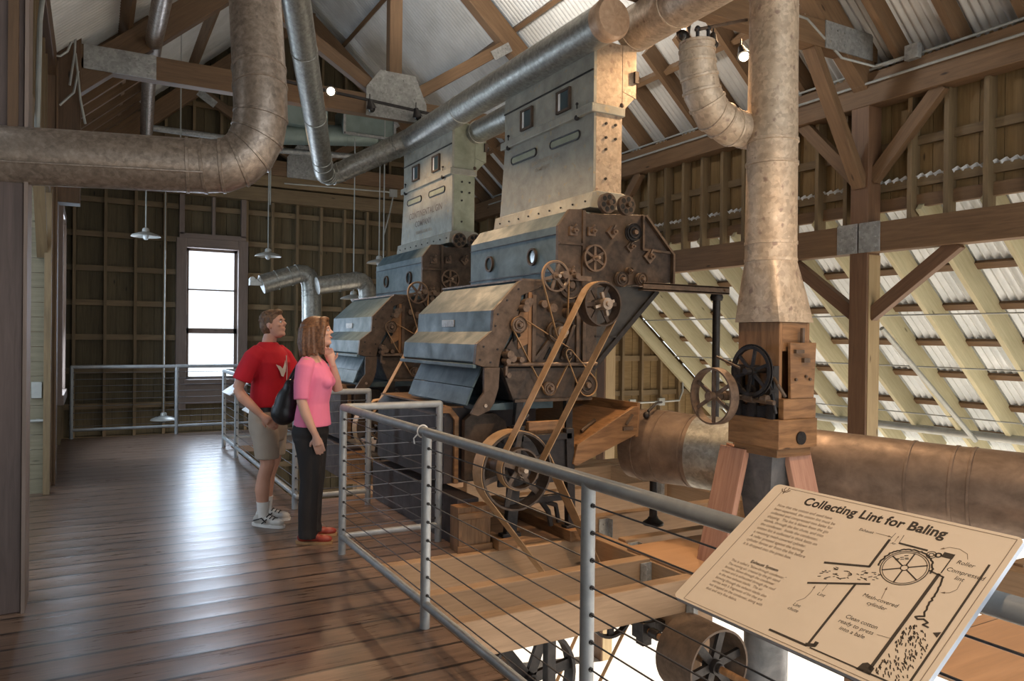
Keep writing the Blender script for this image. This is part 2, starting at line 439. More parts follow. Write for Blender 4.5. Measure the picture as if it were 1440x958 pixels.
# window in the end wall
wn=empty('window_1',((wx0+wx1)/2,YE,wz0),kind='structure')
mb=MB(); fw=.16
mb.bb(wx0-fw,wx0,YE-.13,YE+.05,.28,wz1+fw); mb.bb(wx1,wx1+fw,YE-.13,YE+.05,.28,wz1+fw)
mb.bb(wx0,wx1,YE-.13,YE+.05,wz1,wz1+fw); mb.bb(wx0,wx1,YE-.13,YE+.05,.38,.72)
mb.build('window_frame','frame',wn,bevel=.004)
mb=MB(); mb.bb(wx0-.03,wx1+.03,YE-.17,YE+.06,.72,.80); mb.build('window_sill','frame',wn,bevel=.004)
mb=MB(); h=(wz1-wz0)
for z0,z1,yy in((wz0,wz0+h*.37,YE+.0),(wz0+h*.37,wz1,YE+.03)):
    mb.bb(wx0,wx0+.05,yy,yy+.03,z0,z1); mb.bb(wx1-.05,wx1,yy,yy+.03,z0,z1); mb.bb(wx0,wx1,yy,yy+.03,z0,z0+.045); mb.bb(wx0,wx1,yy,yy+.03,z1-.045,z1)
mb.bb(wx0,wx1,YE+.03,YE+.06,wz0+h*.68,wz0+h*.68+.025)
mb.build('sash','frame',wn)
mb=MB(); mb.bb(wx0+.02,wx1-.02,YE+.042,YE+.046,wz0,wz1); mb.build('pane','glass',wn)
# small framed opening above the window
mb=MB(); mb.bb(1.28,1.36,YE-.14,YE-.02,3.28,3.95); mb.bb(2.28,2.36,YE-.14,YE-.02,3.28,3.95); mb.bb(1.28,2.36,YE-.14,YE-.02,3.22,3.3); mb.bb(1.80,1.85,YE-.14,YE-.02,3.3,3.95)
mb.build('trim_frame','frame',wf)
# --- left wall
wl=empty('wall_left',(XL-.2,6,0),kind='structure')
mb=MB(); y=9.6; k=0
while y<14:
    segs=[(-3.3,4.3)]
    if 10.9<y<12.2: segs=[(-3.3,.8),(3.1,4.3)]
    for z0,z1 in segs: mb.bb(XL-.2,XL-.18+.01*(k%2),y,y+.185,z0,z1)
    y+=.19;k+=1
mb.bb(XL-.23,XL-.21,12.2,14.1,-3.3,4.5); mb.bb(XL-.23,XL-.21,9.3,10.9,-3.3,4.5);mb.bb(XL-.23,XL-.21,10.9,12.2,3.1,4.5)
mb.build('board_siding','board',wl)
for y in(9.9,10.3,10.8,12.3,12.75,13.2,13.6):
    mb=MB(); mb.bb(XL-.18,XL-.04,y,y+.045,-3.2,4.3); mb.build('stud','stud',wl)
# bay between the near column and the second column: recess with pale boards
mb=MB()
for i in range(24): mb.bb(-2.2,XL-.02,8.72+.004*(i%2),8.76,i*.145,i*.145+.141)
mb.build('recess_boards','jamb',wl)
mb=MB(); mb.bb(XL-.07,XL-.01,8.60,8.72,0,3.0); mb.build('recess_trim','stud',wl,bevel=.003)
mb=MB(); mb.bb(-2.3,-2.24,5.4,8.8,0,4.4); mb.build('recess_back','board',wl)
mb=MB(); mb.bb(XL-.16,XL-.02,5.5,8.72,2.95,3.2); mb.build('header','stud',wl,bevel=.004)
mb=MB()
for i in range(18): mb.bb(XL-.2,XL-.18,5.5+i*.19,5.5+i*.19+.185,3.2,5.0)
mb.build('upper_boards','board',wl)
for y in(5.75,6.2,6.65,7.1,7.55,8.0,8.45):
    mb=MB(); mb.bb(XL-.18,XL-.05,y,y+.045,3.2,4.4); mb.build('stud','stud',wl)
mb=MB(); mb.beam((XL-.09,8.0,3.0),(XL-.09,8.68,2.35),.09,.09); mb.build('knee_brace','stud',wl)
# wall portion beside the camera (left margin)
mb=MB()
for i in range(12): mb.bb(XL-.34,XL-.32,-1.2+i*.5,-1.2+i*.5+.49,-.0,5.2)
mb.build('near_boards','board',wl)
for y in(1.5,2.6,3.7,4.5):
    mb=MB(); mb.bb(XL-.32,XL-.2,y,y+.05,0,4.6); mb.build('stud','stud',wl)
# left wall window
w2=empty('window_2',(XL-.1,11.5,.8),kind='structure')
mb=MB()
for y0,y1 in((10.84,10.96),(12.12,12.24)): mb.bb(XL-.2,XL+.02,y0,y1,.7,3.2)
mb.bb(XL-.2,XL+.02,10.84,12.24,3.08,3.2); mb.bb(XL-.2,XL+.04,10.84,12.24,.68,.8)
mb.build('window_frame','frame',w2,bevel=.004)
mb=MB(); mb.bb(XL-.12,XL-.09,10.96,12.12,1.9,1.95); mb.bb(XL-.12,XL-.09,11.51,11.55,.8,3.08); mb.build('sash','frame',w2)
mb=MB(); mb.bb(XL-.11,XL-.106,10.96,12.12,.8,3.08); mb.build('pane','glass',w2)
# --- right wall: upper boarding above the lean-to
wr=empty('wall_right',(7.0,6,2.95),kind='structure')
mb=MB(); y=-1.5;k=0
while y<14:
    mb.bb(7.02,7.04+.01*(k%2),y,y+.21,2.98,4.3); y+=.216;k+=1
mb.bb(7.06,7.065,-1.5,14,2.98,4.5)
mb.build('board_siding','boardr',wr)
y=.9
while y<13.6:
    if not(4.7<y<5.1 or 9.1<y<9.5):
        mb=MB(); mb.bb(6.88,7.01,y,y+.045,2.72,3.97); mb.build('stud','stud',wr)
    y+=.355
for z in(3.10,3.50):
    mb=MB(); mb.bb(6.97,7.015,-1.3,13.8,z,z+.085); mb.build('girt','stud',wr)
mb=MB(); mb.bb(6.965,7.03,-1.3,13.8,2.9,3.02); mb.build('sill_board','beam2',wr)
# far section: right of the machines the end wall seen through the lean-to gap
# --- timber frame of the right side
def bolts(mb,pts,ax,r=.012,h=.012):
    for p in pts: mb.cyl(p,ax,r,h,8)
POSTG='timber posts along the right side'
for i,(y,lab) in enumerate(((.55,None),(4.92,'square brown timber post standing behind the vertical duct box, full height'),(9.30,'square timber post far behind the nearer gin machine'))):
    if lab is None: continue
    p=empty('timber_post',(XR+.1,y,-3.3),lab,'post')
    mb=MB(); mb.bb(XR,XR+.2,y-.1,y+.1,-3.3,3.95); mb.build('shaft','post',p,bevel=.006)
    mb=MB(); mb.bb(XR+.025,XR+.2,y-.106,y-.1,-3.3,2.46); mb.build('pale_cladding','ochre',p,label='pale unpainted board on the side of the post')  # lighter wood on the near side of the post, up to the beam
    for s in(-1,1):
        mb=MB(); mb.beam((XR+.1,y+s*.08,1.85),(XR+.1,y+s*.95,2.5),.09,.13); mb.build('lower_brace','post',p,bevel=.004)
        mb=MB(); mb.beam((XR+.1,y+s*.08,3.22),(XR+.1,y+s*.78,3.97),.09,.13); mb.build('upper_brace','beam2',p,bevel=.004)
    mb=MB(); mb.beam((XR+.02,y,3.15),(XR-.75,y,4.42),.09,.14,(0,1,0)); mb.build('truss_brace','beam2',p,bevel=.004)
    for s in(-1,1):
        mb=MB(); mb.box((XR-.008,y+s*.125,2.63),(.012,.235,.30)); bolts(mb,[(XR-.018,y+s*.125+a,2.63+b) for a in(-.07,.07) for b in(-.1,0,.1)],(1,0,0))
        mb.build('connector_plate','plate',p,bevel=.004)
mb=MB(); mb.bb(XR,XR+.16,-1.4,13.8,2.48,2.77); tag(mb.build('wall_beam','beam2',bevel=.006),'long brown timber beam along the right side just above the sloping lean-to rafters','beam')
mb=MB(); mb.bb(XR,XR+.2,-1.4,13.9,3.95,4.27); tag(mb.build('plate_beam','beam2',bevel=.006),'heavy top plate beam at right carrying the roof rafters above the board wall','beam')
cd=empty('electrical_conduit',(XR-.03,5,4.1),'pair of thin steel conduits running along the right top plate beam with a junction box','conduit')
for z,x in((4.16,XR-.03),(4.31,XR+.03)):
    mb=MB(); mb.tube([(x,y,z) for y in(-1,3,7,13)],.014,8); mb.build('pipe','conduit',cd)
mb=MB(); mb.box((XR-.03,4.35,4.32),(.07,.13,.14)); mb.build('junction_box','plate',cd,bevel=.004)
mb=MB(); mb.tube([(XR-.03,4.42,4.3),(XR-.1,4.7,4.28),(XR-.4,4.84,4.35),(XR-.9,4.84,4.62),(XR-1.6,4.84,4.64)],.013,8); mb.build('bent_pipe','conduit',cd)
# left columns
for y0,y1,x0,x1,mt,lab in((5.06,5.36,-.66,-.34,'greypost','thick grey-brown column at the left edge under the horizontal duct'),(9.12,9.42,-.56,-.34,'beam','dark brown column on the left beyond the pale board recess')):
    c=empty('timber_column',((x0+x1)/2,(y0+y1)/2,0),lab,'column')
    mb=MB(); mb.bb(x0,x1,y0,y1,-.0,4.4); mb.build('shaft',mt,c,bevel=.008)
    mb=MB(); mb.bb(x1-.001,x1+.018,y0-.02,y1,0,4.4); mb.build('edge_board','frame' if mt=='greypost' else 'beam',c)
    mb=MB()
    if x1-x0<.3: mb.bb(x0,-.12,y0+.02,y1-.02,2.95,4.9); mb.build('upper_post','beam',c,bevel=.006)
    else:
        for xx,w_ in((x0+.03,.05),(x0+.12,.03),(x0+.24,.05)): mb.bb(xx,xx+w_,y0-.03,y0,2.7,4.4)
        mb.split('cover_strip','beam',c)
    mb=MB(); bolts(mb,[(x0+.18,y0-.005,z) for z in(1.45,1.32,1.6)],(0,1,0),.012,.012); mb.build('bolt','black',c)
mb=MB(); mb.bb(XL-.25,XL,-1.4,13.8,4.25,4.5); tag(mb.build('plate_beam','beam',bevel=.006),'dark top plate beam above the left wall under the roof edge','beam')
# door handle and switch in the recess
mb=MB(); mb.tube([(-.52,8.68,.72),(-.40,8.68,.72)],.016,10); mb.box((-.46,8.70,.72),(.03,.04,.03)); tag(mb.build('pull_handle','conduit'),'small steel pull handle low on the pale boards of the left recess','handle')
mb=MB(); mb.box((-.47,8.705,1.02),(.09,.03,.16)); tag(mb.build('outlet_box','conduit',bevel=.004),'grey outlet box on the pale boards of the left recess','outlet')
# --- roof
ce=empty('ceiling',(PKX,6,EZ),kind='structure')
for s,xe in((-1,-.9),(1,7.35)):
    n=V((s*SL,0,1)).normalized(); z=roofz(xe)
    mb=MB(); mb.corrug((PKX,-2.5,PKZ),(xe-PKX,0,z-PKZ),(0,17,0),n,.076,.016,5); mb.build('roof_sheet','roof',ce,smooth=60)
pur=[.75,1.9,3.0]
for s in(-1,1):
    for dx in pur:
        x=PKX+s*dx; z=roofz(x)
        mb=MB(); mb.beam((x,-2.4,z-.10),(x,14,z-.10),.06,.14,(s*SL,0,1)); mb.build('purlin','beam2',ce)
mb=MB(); mb.beam((PKX,-2.4,PKZ-.16),(PKX,14,PKZ-.16),.06,.2); mb.build('ridge_beam','beam2',ce)
# lower rafters, each its own piece
for s in(-1,1):
    y=1.2 if s>0 else 9.7
    while y<13.8:
        x0=PKX+s*3.05; x1=XR+.28 if s>0 else XL-.3
        mb=MB(); mb.beam((x0-s*.35,y,roofz(x0-s*.35)-.15),(x1,y,roofz(x1)-.15),.07,.2,(s*SL,0,1)); mb.build('rafter','beam2',ce)
        y+=.56
# --- trusses
def truss(y,label):
    t=empty('roof_truss',(PKX,y,4.4),label,'roof truss')
    B=lambda n,p0,p1,w,h,mt='beam2',up=(0,0,1):MB().beam(p0,p1,w,h,up).build(n,mt,t,bevel=.006)
    B('tie_beam',(XL-.15,y,4.53),(XR+.15,y,4.53),.16,.26)
    B('king_post',(PKX+.1,y,4.6),(PKX+.1,y,PKZ-.35),.14,.17,up=(1,0,0))
    for s in(-1,1):
        x1=XR+.1 if s>0 else XL-.1
        B('top_chord',(PKX,y,PKZ-.42),(x1,y,roofz(x1)-.42+.05),.16,.28)
        xs=PKX+s*1.75
        B('web_brace',(PKX+.1+s*.2,y,4.70),(xs,y,roofz(xs)-.5),.12,.15)
        xe=x1
        if s<0: xe=-.15
        mb=MB(); mb.prism([(xe-s*.05,4.40),(xe-s*.75,4.40),(xe-s*.75,4.66),(xe-s*.05,4.66)],y-.095,y-.083)
        bolts(mb,[(xe-s*(.68-a),y-.1,4.47+b) for a in(0,.1,.2) for b in(0,.12)],(0,1,0),.012,.01); mb.build('end_plate','plate',t)
        mb=MB(); mb.beam((xs-s*.25,y-.09,roofz(xs)-.72),(xs+s*.02,y-.09,roofz(xs)-.54),.012,.13); bolts(mb,[(xs-s*.17,y-.1,roofz(xs)-.66),(xs-s*.05,y-.1,roofz(xs)-.58)],(0,1,0)); mb.build('strap_plate','plate',t)
    cx=PKX+.1
    mb=MB(); mb.prism([(cx-.40,4.38),(cx+.42,4.38),(cx+.42,4.62),(cx+.26,4.98),(cx-.22,4.98),(cx-.40,4.74)],y-.10,y-.088)
    bolts(mb,[(cx+a,y-.104,z) for a,z in((-.3,4.5),(-.1,4.5),(.1,4.5),(.3,4.5),(-.2,4.7),(0,4.7),(.25,4.68),(-.1,4.88),(.1,4.9))],(0,1,0),.012,.01)
    mb.build('gusset_plate','plate',t)
    return t
truss(YT[1],'nearer timber roof truss whose tie beam meets the right post at the top')
truss(YT[2],'timber roof truss crossing above the two gin machines with grey centre gusset plate')
truss(YT[3],'farthest timber roof truss close to the end wall')
# --- lean-to on the right
LX0,LZ0,LS=7.1,2.95,.86
def lz(x): return LZ0-(x-LX0)*LS
LX1=10.35
lt=empty('leanto_roof',(8.6,5,1.5),'sloping lean-to roof of pale corrugated metal on light pine rafters at right','roof')
n=V((LS,0,1)).normalized()
mb=MB(); mb.corrug((LX0-.15,-2,lz(LX0-.15)+.13),(LX1-LX0+.4,0,-LS*(LX1-LX0+.4)),(0,12.36,0),n,.085,.019,6); mb.build('corrugated_sheet','roofout',lt,smooth=60)
y=-1.6;k=0
while y<10.2:
    mb=MB(); mb.beam((LX0-.1,y,lz(LX0-.1)-.07),(LX1,y,lz(LX1)-.07),.055,.26,(LS,0,1)); mb.build('rafter','pine',lt)
    y+=.60
for i in range(7):
    x=LX0+.3+i*.46
    mb=MB(); mb.beam((x,-2,lz(x)+.085),(x,10.3,lz(x)+.085),.09,.035,(LS,0,1)); mb.build('batten','beam2',lt)
mb=MB(); mb.bb(LX1-.1,LX1+.05,-2,10.3,lz(LX1)-.36,lz(LX1)-.1); mb.build('eave_beam','pine',lt)
# lean-to gable
lg=empty('wall_leanto',(8.5,10.35,-3.3),kind='structure')
mb=MB(); x=6.95;k=0
while x<LX1: mb.prism([(x,-3.3),(x+.203,-3.3),(x+.203,lz(x+.203)+.118),(x,lz(x)+.118)],10.34+.01*(k%2),10.37+.01*(k%2)); x+=.205;k+=1
mb.build('board_siding','boardr',lg)
x=7.05
while x<LX1: mb=MB(); mb.bb(x,x+.045,10.24,10.36,-3.3,lz(x)-.12); mb.build('stud','stud',lg); x+=.42
for z in(-.6,0,.6,1.2,1.8):
    mb=MB(); mb.bb(6.95,min(LX1,LX0+(LZ0-z)/LS-.1),10.3,10.36,z,z+.09); mb.build('girt','stud',lg)
mb=MB(); mb.beam((LX0-.1,10.2,lz(LX0-.1)-.2),(LX1,10.2,lz(LX1)-.2),.07,.2,(LS,0,1)); mb.build('gable_rafter','pine',lg)
# boarded wall between the lean-to and the machine hall end (seen past the gin)
mb=MB(); mb.bb(7.0,7.05,10.3,14,-3.3,2.98); tag(mb.build('wall_side','boardr'),kind='structure')
# white pipe at the eave + thin rods + flood conduits
ep=empty('drain_pipe',(9.9,4,.2),'long white pipe running level under the lower ends of the lean-to rafters','pipe')
mb=MB(); mb.tube([(9.75,-1.8,.42),(9.75,10.1,.42)],.055,12); mb.build('pipe','conduit',ep)
mb=MB(); mb.tube([at(1240,462,x=8.0),at(1372,620,x=9.6)],.03,10); mb.build('branch','conduit',ep)
mb=MB(); mb.tube([(9.6,3.9,.75),(9.6,3.9,.35)],.015,8); mb.build('strut','conduit',ep)
for x,lab in((8.05,'uppermost thin steel rod strung under the lean-to rafters'),(8.75,'middle thin steel rod strung under the lean-to rafters'),(9.5,'lowest thin steel rod strung under the lean-to rafters')):
    mb=MB(); mb.tube([(x,-1.5,lz(x)-.24),(x,9.9,lz(x)-.24)],.009,6); tag(mb.build('steel_rod','conduit'),lab,'rod')
# conduits in the gable behind the big pulley
gc=empty('switch_conduit',(7.6,9.9,.5),'white conduit with two small boxes on the lean-to end wall behind the flared duct','conduit')
mb=MB(); mb.tube([at(887,567,y=10.2),at(930,565,y=10.2),at(955,563,y=10.2),at(960,550,y=10.2),at(960,512,y=10.2)],.018,8); mb.build('pipe','conduit',gc)
for p in(at(889,567,y=10.18),at(930,565,y=10.18)):
    mb=MB(); mb.box(p,(.13,.05,.13)); mb.build('box','conduit',gc,bevel=.004)
# --- framing under and around the machines
JG='floor joists bridging the open bay below the railing'
def timber(name,x0,x1,y0,y1,z0,z1,mt,lab,cat,group=None):
    mb=MB(); mb.bb(x0,x1,y0,y1,z0,z1); return tag(mb.build(name,mt,bevel=.006),lab,cat,group)
timber('floor_joist',1.72,3.55,3.77,3.87,-.22,0,'joist','nearest floor joist crossing the open bay, directly above the spoked pulleys','joist')
timber('floor_joist',1.72,3.55,4.25,4.35,-.22,0,'joist','second floor joist crossing the open bay, behind the nearest one','joist')
timber('deep_beam',1.72,3.55,4.92,5.02,-.50,0,'joist','deep timber beam right in front of the nearer gin machine with bolt holes','beam')
timber('floor_girder',3.55,3.69,3.77,5.3,-.42,-.02,'joist','long timber girder holding the joist ends beside the plywood panel','beam')
timber('floor_girder',5.7,5.86,-1.5,9,-.40,-.02,'joist','long timber girder beneath the big horizontal duct','beam')
timber('floor_joist',4.18,5.7,3.34,3.50,-.3,0,'joist','floor joist carrying the front legs of the press box behind the sign','joist')
timber('floor_joist',3.69,5.7,4.72,4.82,-.3,0,'joist','floor joist under the press box legs just behind the plywood panel','joist')
timber('floor_joist',3.69,6.7,5.45,5.57,-.32,0,'joist','floor joist beneath the wooden chute end','joist')
timber('floor_joist',3.69,6.7,6.55,6.67,-.32,0,'joist','pale-topped floor joist below the flared end of the big duct','joist')
timber('floor_joist',3.69,6.7,7.6,7.72,-.32,0,'joist','farthest floor joist beyond the big duct','joist')
timber('floor_joist',5.86,6.75,2.9,3.0,-.3,0,'joist','short joist at the right edge behind the sign','joist')
timber('plywood_panel',3.57,4.95,3.80,4.55,-.02,.012,'ply','loose orange plywood panel lying on the girder beside the press box','panel')
mb=MB(); mb.bb(3.6,4.60,-1.4,2.48,-.03,.0); mb.bb(4.70,6.75,-1.4,2.2,-.03,0); tag(mb.build('floor_deck','ply_floor'),kind='structure')
timber('machine_sleeper',2.5,6.6,7.85,8.0,-.3,0,'joist','timber beam supporting the farther gin machine','beam')
mb=MB(); mb.bb(2.62,3.55,5.02,5.9,-.05,-.001); mb.bb(2.62,3.55,7.4,11.2,-.05,-.001); tag(mb.build('floor_machine','ply_floor'),kind='structure')
for (x,y,s) in((3.50,3.76,-1),(3.50,4.24,-1),(3.75,4.71,1),(4.0,5.44,1),(5.6,6.54,-1)):
    mb=MB(); mb.bb(x-.05,x+.05,y-.006,y,-.26,-.02); mb.bb(x+s*.05,x+s*.05+.004,y-.07,y,-.26,-.02); bolts(mb,[(x,y-.01,-.07),(x,y-.01,-.2)],(0,1,0),.01,.01)
    tag(mb.build('joist_hanger','plate',bevel=.002),'zinc hanger bracket holding the '+{3.76:'near end of the nearest joist over the pulleys',4.24:'end of the second joist',4.71:'joist under the press box',5.44:'joist beneath the chute',6.54:'pale joist below the flared duct'}[y],'bracket')
# ---------------------------------------------------------------- railings
RR=.027
def rail_run(name,pts,posts,label,zt=1.07,z0=0,zb=.13,endcap=True,first=True):
    """pts: plan polyline; posts: list of (x,y)"""
    t=empty(name,(pts[0][0],pts[0][1],z0),label,'railing')
    P=[V((x,y,zt)) for x,y in pts]; mb=MB(); mb.tube(P,RR,16)
    for p in P: mb.sphere(p,RR*1.01,12,8)
    mb.build('top_rail','rail',t)
    mb=MB(); Q=[V((x,y,zb)) for x,y in pts]; mb.tube(Q,RR*.85,14); mb.build('bottom_rail','rail',t)
    for x,y in posts:
        mb=MB(); mb.tube([(x,y,z0-.005),(x,y,zt)],RR,16); pp=mb.build('post','rail',t)
    for k in range(9):
        z=.985-.1*k
        if z<zb+.04: continue
        mb=MB(); mb.tube([(x,y,z) for x,y in pts],.0035,6); mb.build('cable','cable',t)
    mb=MB()
    for x,y in posts:
        i=min(range(len(pts)-1),key=lambda i:seg_d(pts[i],pts[i+1],(x,y)))
        d=V((pts[i+1][0]-pts[i][0],pts[i+1][1]-pts[i][1],0)).normalized()
        for k in range(9):
            z=.985-.1*k
            if z>zb+.04: mb.tube([V((x,y,z))-d*(RR+.006),V((x,y,z))+d*(RR+.006)],.009,8)
    mb.split('cable_fitting','black',t)
    return t
def seg_d(a,b,p):
    a,b,p=V((*a,0)),V((*b,0)),V((*p,0)); d=b-a; t=max(0,min(1,(p-a).dot(d)/d.length_squared)); return (p-a-d*t).length
rail_run('guard_railing',[(1.6,-1.3),(1.6,5.36),(2.36,5.36)],[(1.6,.72),(1.6,2.27),(1.6,3.80),(1.6,5.36),(2.36,5.36)],'near steel cable railing in the foreground, turning toward the nearer machine')
rail_run('guard_railing',[(2.28,6.83),(1.63,6.83),(1.63,11.2),(3.6,11.2)],[(2.28,6.83),(1.63,6.95),(1.63,8.45),(1.63,10.15),(1.63,11.2),(3.2,11.2)],'steel cable railing behind the two visitors, ending at a far corner')
rail_run('guard_railing',[(-.26,12.9),(5.5,12.9)],[(-.26,12.9),(1.17,12.9),(2.7,12.9),(4.2,12.9)],'back steel cable railing in front of the end wall window')
# cable tie on the near rail
mb=MB(); mb.tube([V((1.6+.032*math.cos(a),3.86,1.07+.034*math.sin(a))) for a in[i*PI/8 for i in range(16)]],.004,6,closed=True); mb.tube([(1.575,3.87,1.055),(1.555,3.88,1.03),(1.56,3.88,1.0)],.004,6)
tag(mb.build('cable_tie','white'),'white cable tie looped round the near top rail by its second post','cable tie')
# ---------------------------------------------------------------- pendant lamps
LG='enamel pendant lamps'
def lamp(p,ztop,label,lit=False):
    t=empty('pendant_lamp',p,label,'lamp')
    p=V(p)
    mb=MB(); mb.lathe([(.03,.115),(.045,.10),(.05,.06),(.10,.045),(.18,.015),(.20,-.01),(.195,-.012),(.17,.008),(.09,.035),(.04,.045)],p,(0,0,1),28); mb.build('shade','lampmetal',t)
    mb=MB(); mb.sphere(p+V((0,0,-.005)),(.042,.042,.055),14,10); mb.build('bulb','glassbulb',t)
    mb=MB(); mb.tube([p+V((0,0,.11)),V((p.x,p.y,ztop))],.009,8); mb.build('rod','conduit',t)
    return t
lamp(at(205,332,y=12.0),5.3,'left pendant lamp with white enamel shade hanging before the end wall')
lamp(at(377,360,y=12.0),5.0,'pendant lamp hanging right of the end wall window')
lamp(at(230,590,y=13.3),3.9,'low pendant lamp seen through the back railing below floor level')
lamp(at(497,420,y=11.2),4.6,'pendant lamp between the round ducts and the farther machine')
lamp(at(533,370,y=11.6),4.6,'small pendant lamp just above the farther machine hood')
# hanging rods
for px,y,zb,zt,lab in((253,11,3.7,7.0,'thin vertical rod hanging from the roof just left of the big duct elbow'),(380,10.8,3.4,4.9,'thin rod hanging above the second pendant lamp'),(540,10.5,2.6,5.5,'thin rod hanging beside the farther tin tower')):
    p=at(px,300,y=y); mb=MB(); mb.tube([(p.x,p.y,zb),(p.x,p.y,zt)],.009,8); tag(mb.build('hanger_rod','conduit'),lab,'rod')
# ---------------------------------------------------------------- ducts
def duct(name,pts,r,mat,label,bands=(),n=28,group=None,seam=True,cap=None,bw=.05,smoothpts=True):
    t=empty(name,pts[0],label,'duct',group)
    P=[V(p) for p in pts]; rr=r if isinstance(r,list) else [r]*len(P)
    mb=MB(); mb.tube(P,rr,n); mb.build('pipe',mat,t,smooth=50)
    mb=MB(); any_=False
    for (i,f) in bands:
        a,b=P[i],P[i+1]; c=a.lerp(b,f); d=(b-a).normalized(); q=rr[i]*(1-f)+rr[i+1]*f
        mb.lathe([(q*.98,-.012),(q+.006,-.008),(q+.006,.008),(q*.98,.012)],c,d,n); any_=True
    if any_: mb.split('seam_ring',mat,t,smooth=50)
    return t
def bend(p0,c,p1,n=7):
    """rounded corner polyline through control c"""
    p0,c,p1=V(p0),V(c),V(p1); return [p0*(1-t)**2+c*2*t*(1-t)+p1*t*t for t in[i/n for i in range(n+1)]]
a0=at(-60,214,d=4.15); a1=at(285,234,d=4.62); a2=at(366,128,d=4.72); a3=at(356,-60,d=4.95)
corner=at(377,243,d=4.72)
pts=[a0,a0.lerp(a1,.42),a1]+bend(a1,corner,a2,6)[1:]+[a3]
BD=duct('round_duct',pts,.163,'galvdark','large dull steel duct crossing the upper left and elbowing up out of view',[(0,.3),(1,.88),(2,.05),(2,.98),(3,.98),(4,.98),(5,.98),(6,.98),(8,.15),(8,.02)])
tc=(CAM-a1).normalized(); mb=MB(); mb.tube([a0+tc*.160+V((0,0,-.035)),a1+tc*.160+V((0,0,-.035))],.006,6); mb.build('lap_seam','galvdark',BD)
# sloping duct and trunk over the machines
tx,tz=3.62,4.16
e1=at(457,252,y=9.95); e0=at(405,-70,d=5.9)
t_end=V((tx,4.9,tz))
pts=[e0,e0.lerp(e1,.35),e0.lerp(e1,.62),e0.lerp(e1,.86)]+bend(e0.lerp(e1,.93),e1,e1.lerp(V((tx,9.3,tz)),.16),5)+[e1.lerp(V((tx,9.3,tz)),.45),V((tx,9.3,tz)),V((tx,8.5,tz)),V((tx,6.9,tz))]+[t_end]
duct('round_duct',pts,[.125]*9+[.13,.135,.15,.155,.158,.16],'galv','bright steel duct dropping from the roof, elbowing and running along over both tin towers',[(0,.9),(1,.98),(2,.98),(3,.5),(4,.9),(5,.9),(6,.9),(7,.9),(9,.1),(9,.4),(9,.9),(10,.3),(10,.5),(10,.7),(12,.5)])
mb=MB(); mb.lathe([(.163,.09),(.172,.0),(.170,-.02),(.150,-.045),(.0,-.06)],(tx,4.9,tz),(0,1,0),32); tag(mb.build('end_cap','cap'),'rounded copper-coloured cap closing the near end of the overhead duct','duct cap')
duct('round_duct',[(3.98,5.5,4.02),(3.98,8.6,4.02)],.13,'galv','shorter steel duct behind the overhead trunk, linking the two tin towers',[(0,.2),(0,.5),(0,.8)])
b0=at(893,42,y=5.25); b1=at(1010,-32,d=5.3)
duct('round_duct',[b0,b0.lerp(b1,.15),b1,b1+(b1-b0)*.4],.19,'galvwarm','wide steel duct leaving the nearer tin tower toward the upper right',[(0,.5),(1,.5)])
# S shaped pipe
yS=3.9
sp=[at(980,62,y=yS),at(981,95,y=yS),at(987,130,y=yS),at(1002,160,y=yS),at(1025,178,y=yS),at(1060,186,y=yS),at(1085,187,y=yS)]
duct('elbow_duct',sp,[.118,.125,.128,.130,.132,.122,.12],'galvwarm','curved segmented steel elbow joining the vertical duct from the left',[(0,.0),(0,.3),(0,.8),(1,.4),(1,.95),(2,.5),(3,.0),(3,.55),(4,.1),(4,.6),(4,.8)])
eh=empty('duct_hanger',at(985,40,y=yS),'rusty hanger bar with two hooks above the curved elbow duct','hanger')
mb=MB(); mb.tube([at(978,42,y=yS),at(1050,28,y=yS)],.012,8); mb.build('bar','brown',eh)
for x in(981,996): mb=MB(); mb.tube([at(x,42,y=yS),at(x,58,y=yS)],.012,8); mb.sphere(at(x,40,y=yS),.02,8,6); mb.build('hook','black',eh)
# vertical duct
vx,vy=4.20,3.76
vd=empty('vertical_duct',(vx,vy,1.7),'tall warm-toned vertical duct flaring onto the wooden press box','duct')
mb=MB(); mb.tube([(vx,vy,z) for z in(2.15,2.9,3.6,4.6,6.6)],[.178,.174,.168,.165,.165],32); mb.build('pipe','galvwarm',vd)
mb=MB()
for z in(2.16,2.28,2.84,3.0,4.05): mb.lathe([(.170,-.014),(.182,-.01),(.182,.01),(.170,.014)],(vx,vy,z),(0,0,1),32)
mb.split('seam_ring','galvwarm',vd)
bx0,bx1,by0,by1=4.06,4.36,3.55,3.92
mb=MB(); n=32; base=0
for z,f in((1.72,1),(1.90,.62),(2.15,0)):
    for j in range(n):
        an=2*PI*j/n; c,s=math.cos(an),math.sin(an); m_=max(abs(c),abs(s)); sq=V(((bx0+bx1)/2+c/m_*.17,(by0+by1)/2+s/m_*.20,z)); ci=V((vx+c*.178,vy+s*.178,z))
        mb.v.append(sq*f+ci*(1-f))
for i in range(2):
    for j in range(n):
        j2=(j+1)%n; mb.face([i*n+j,i*n+j2,(i+1)*n+j2,(i+1)*n+j],[(j*.04,i*.2),(j*.04+.04,i*.2),(j*.04+.04,i*.2+.2),(j*.04,i*.2+.2)])
mb.build('transition','galvwarm',vd,smooth=60)
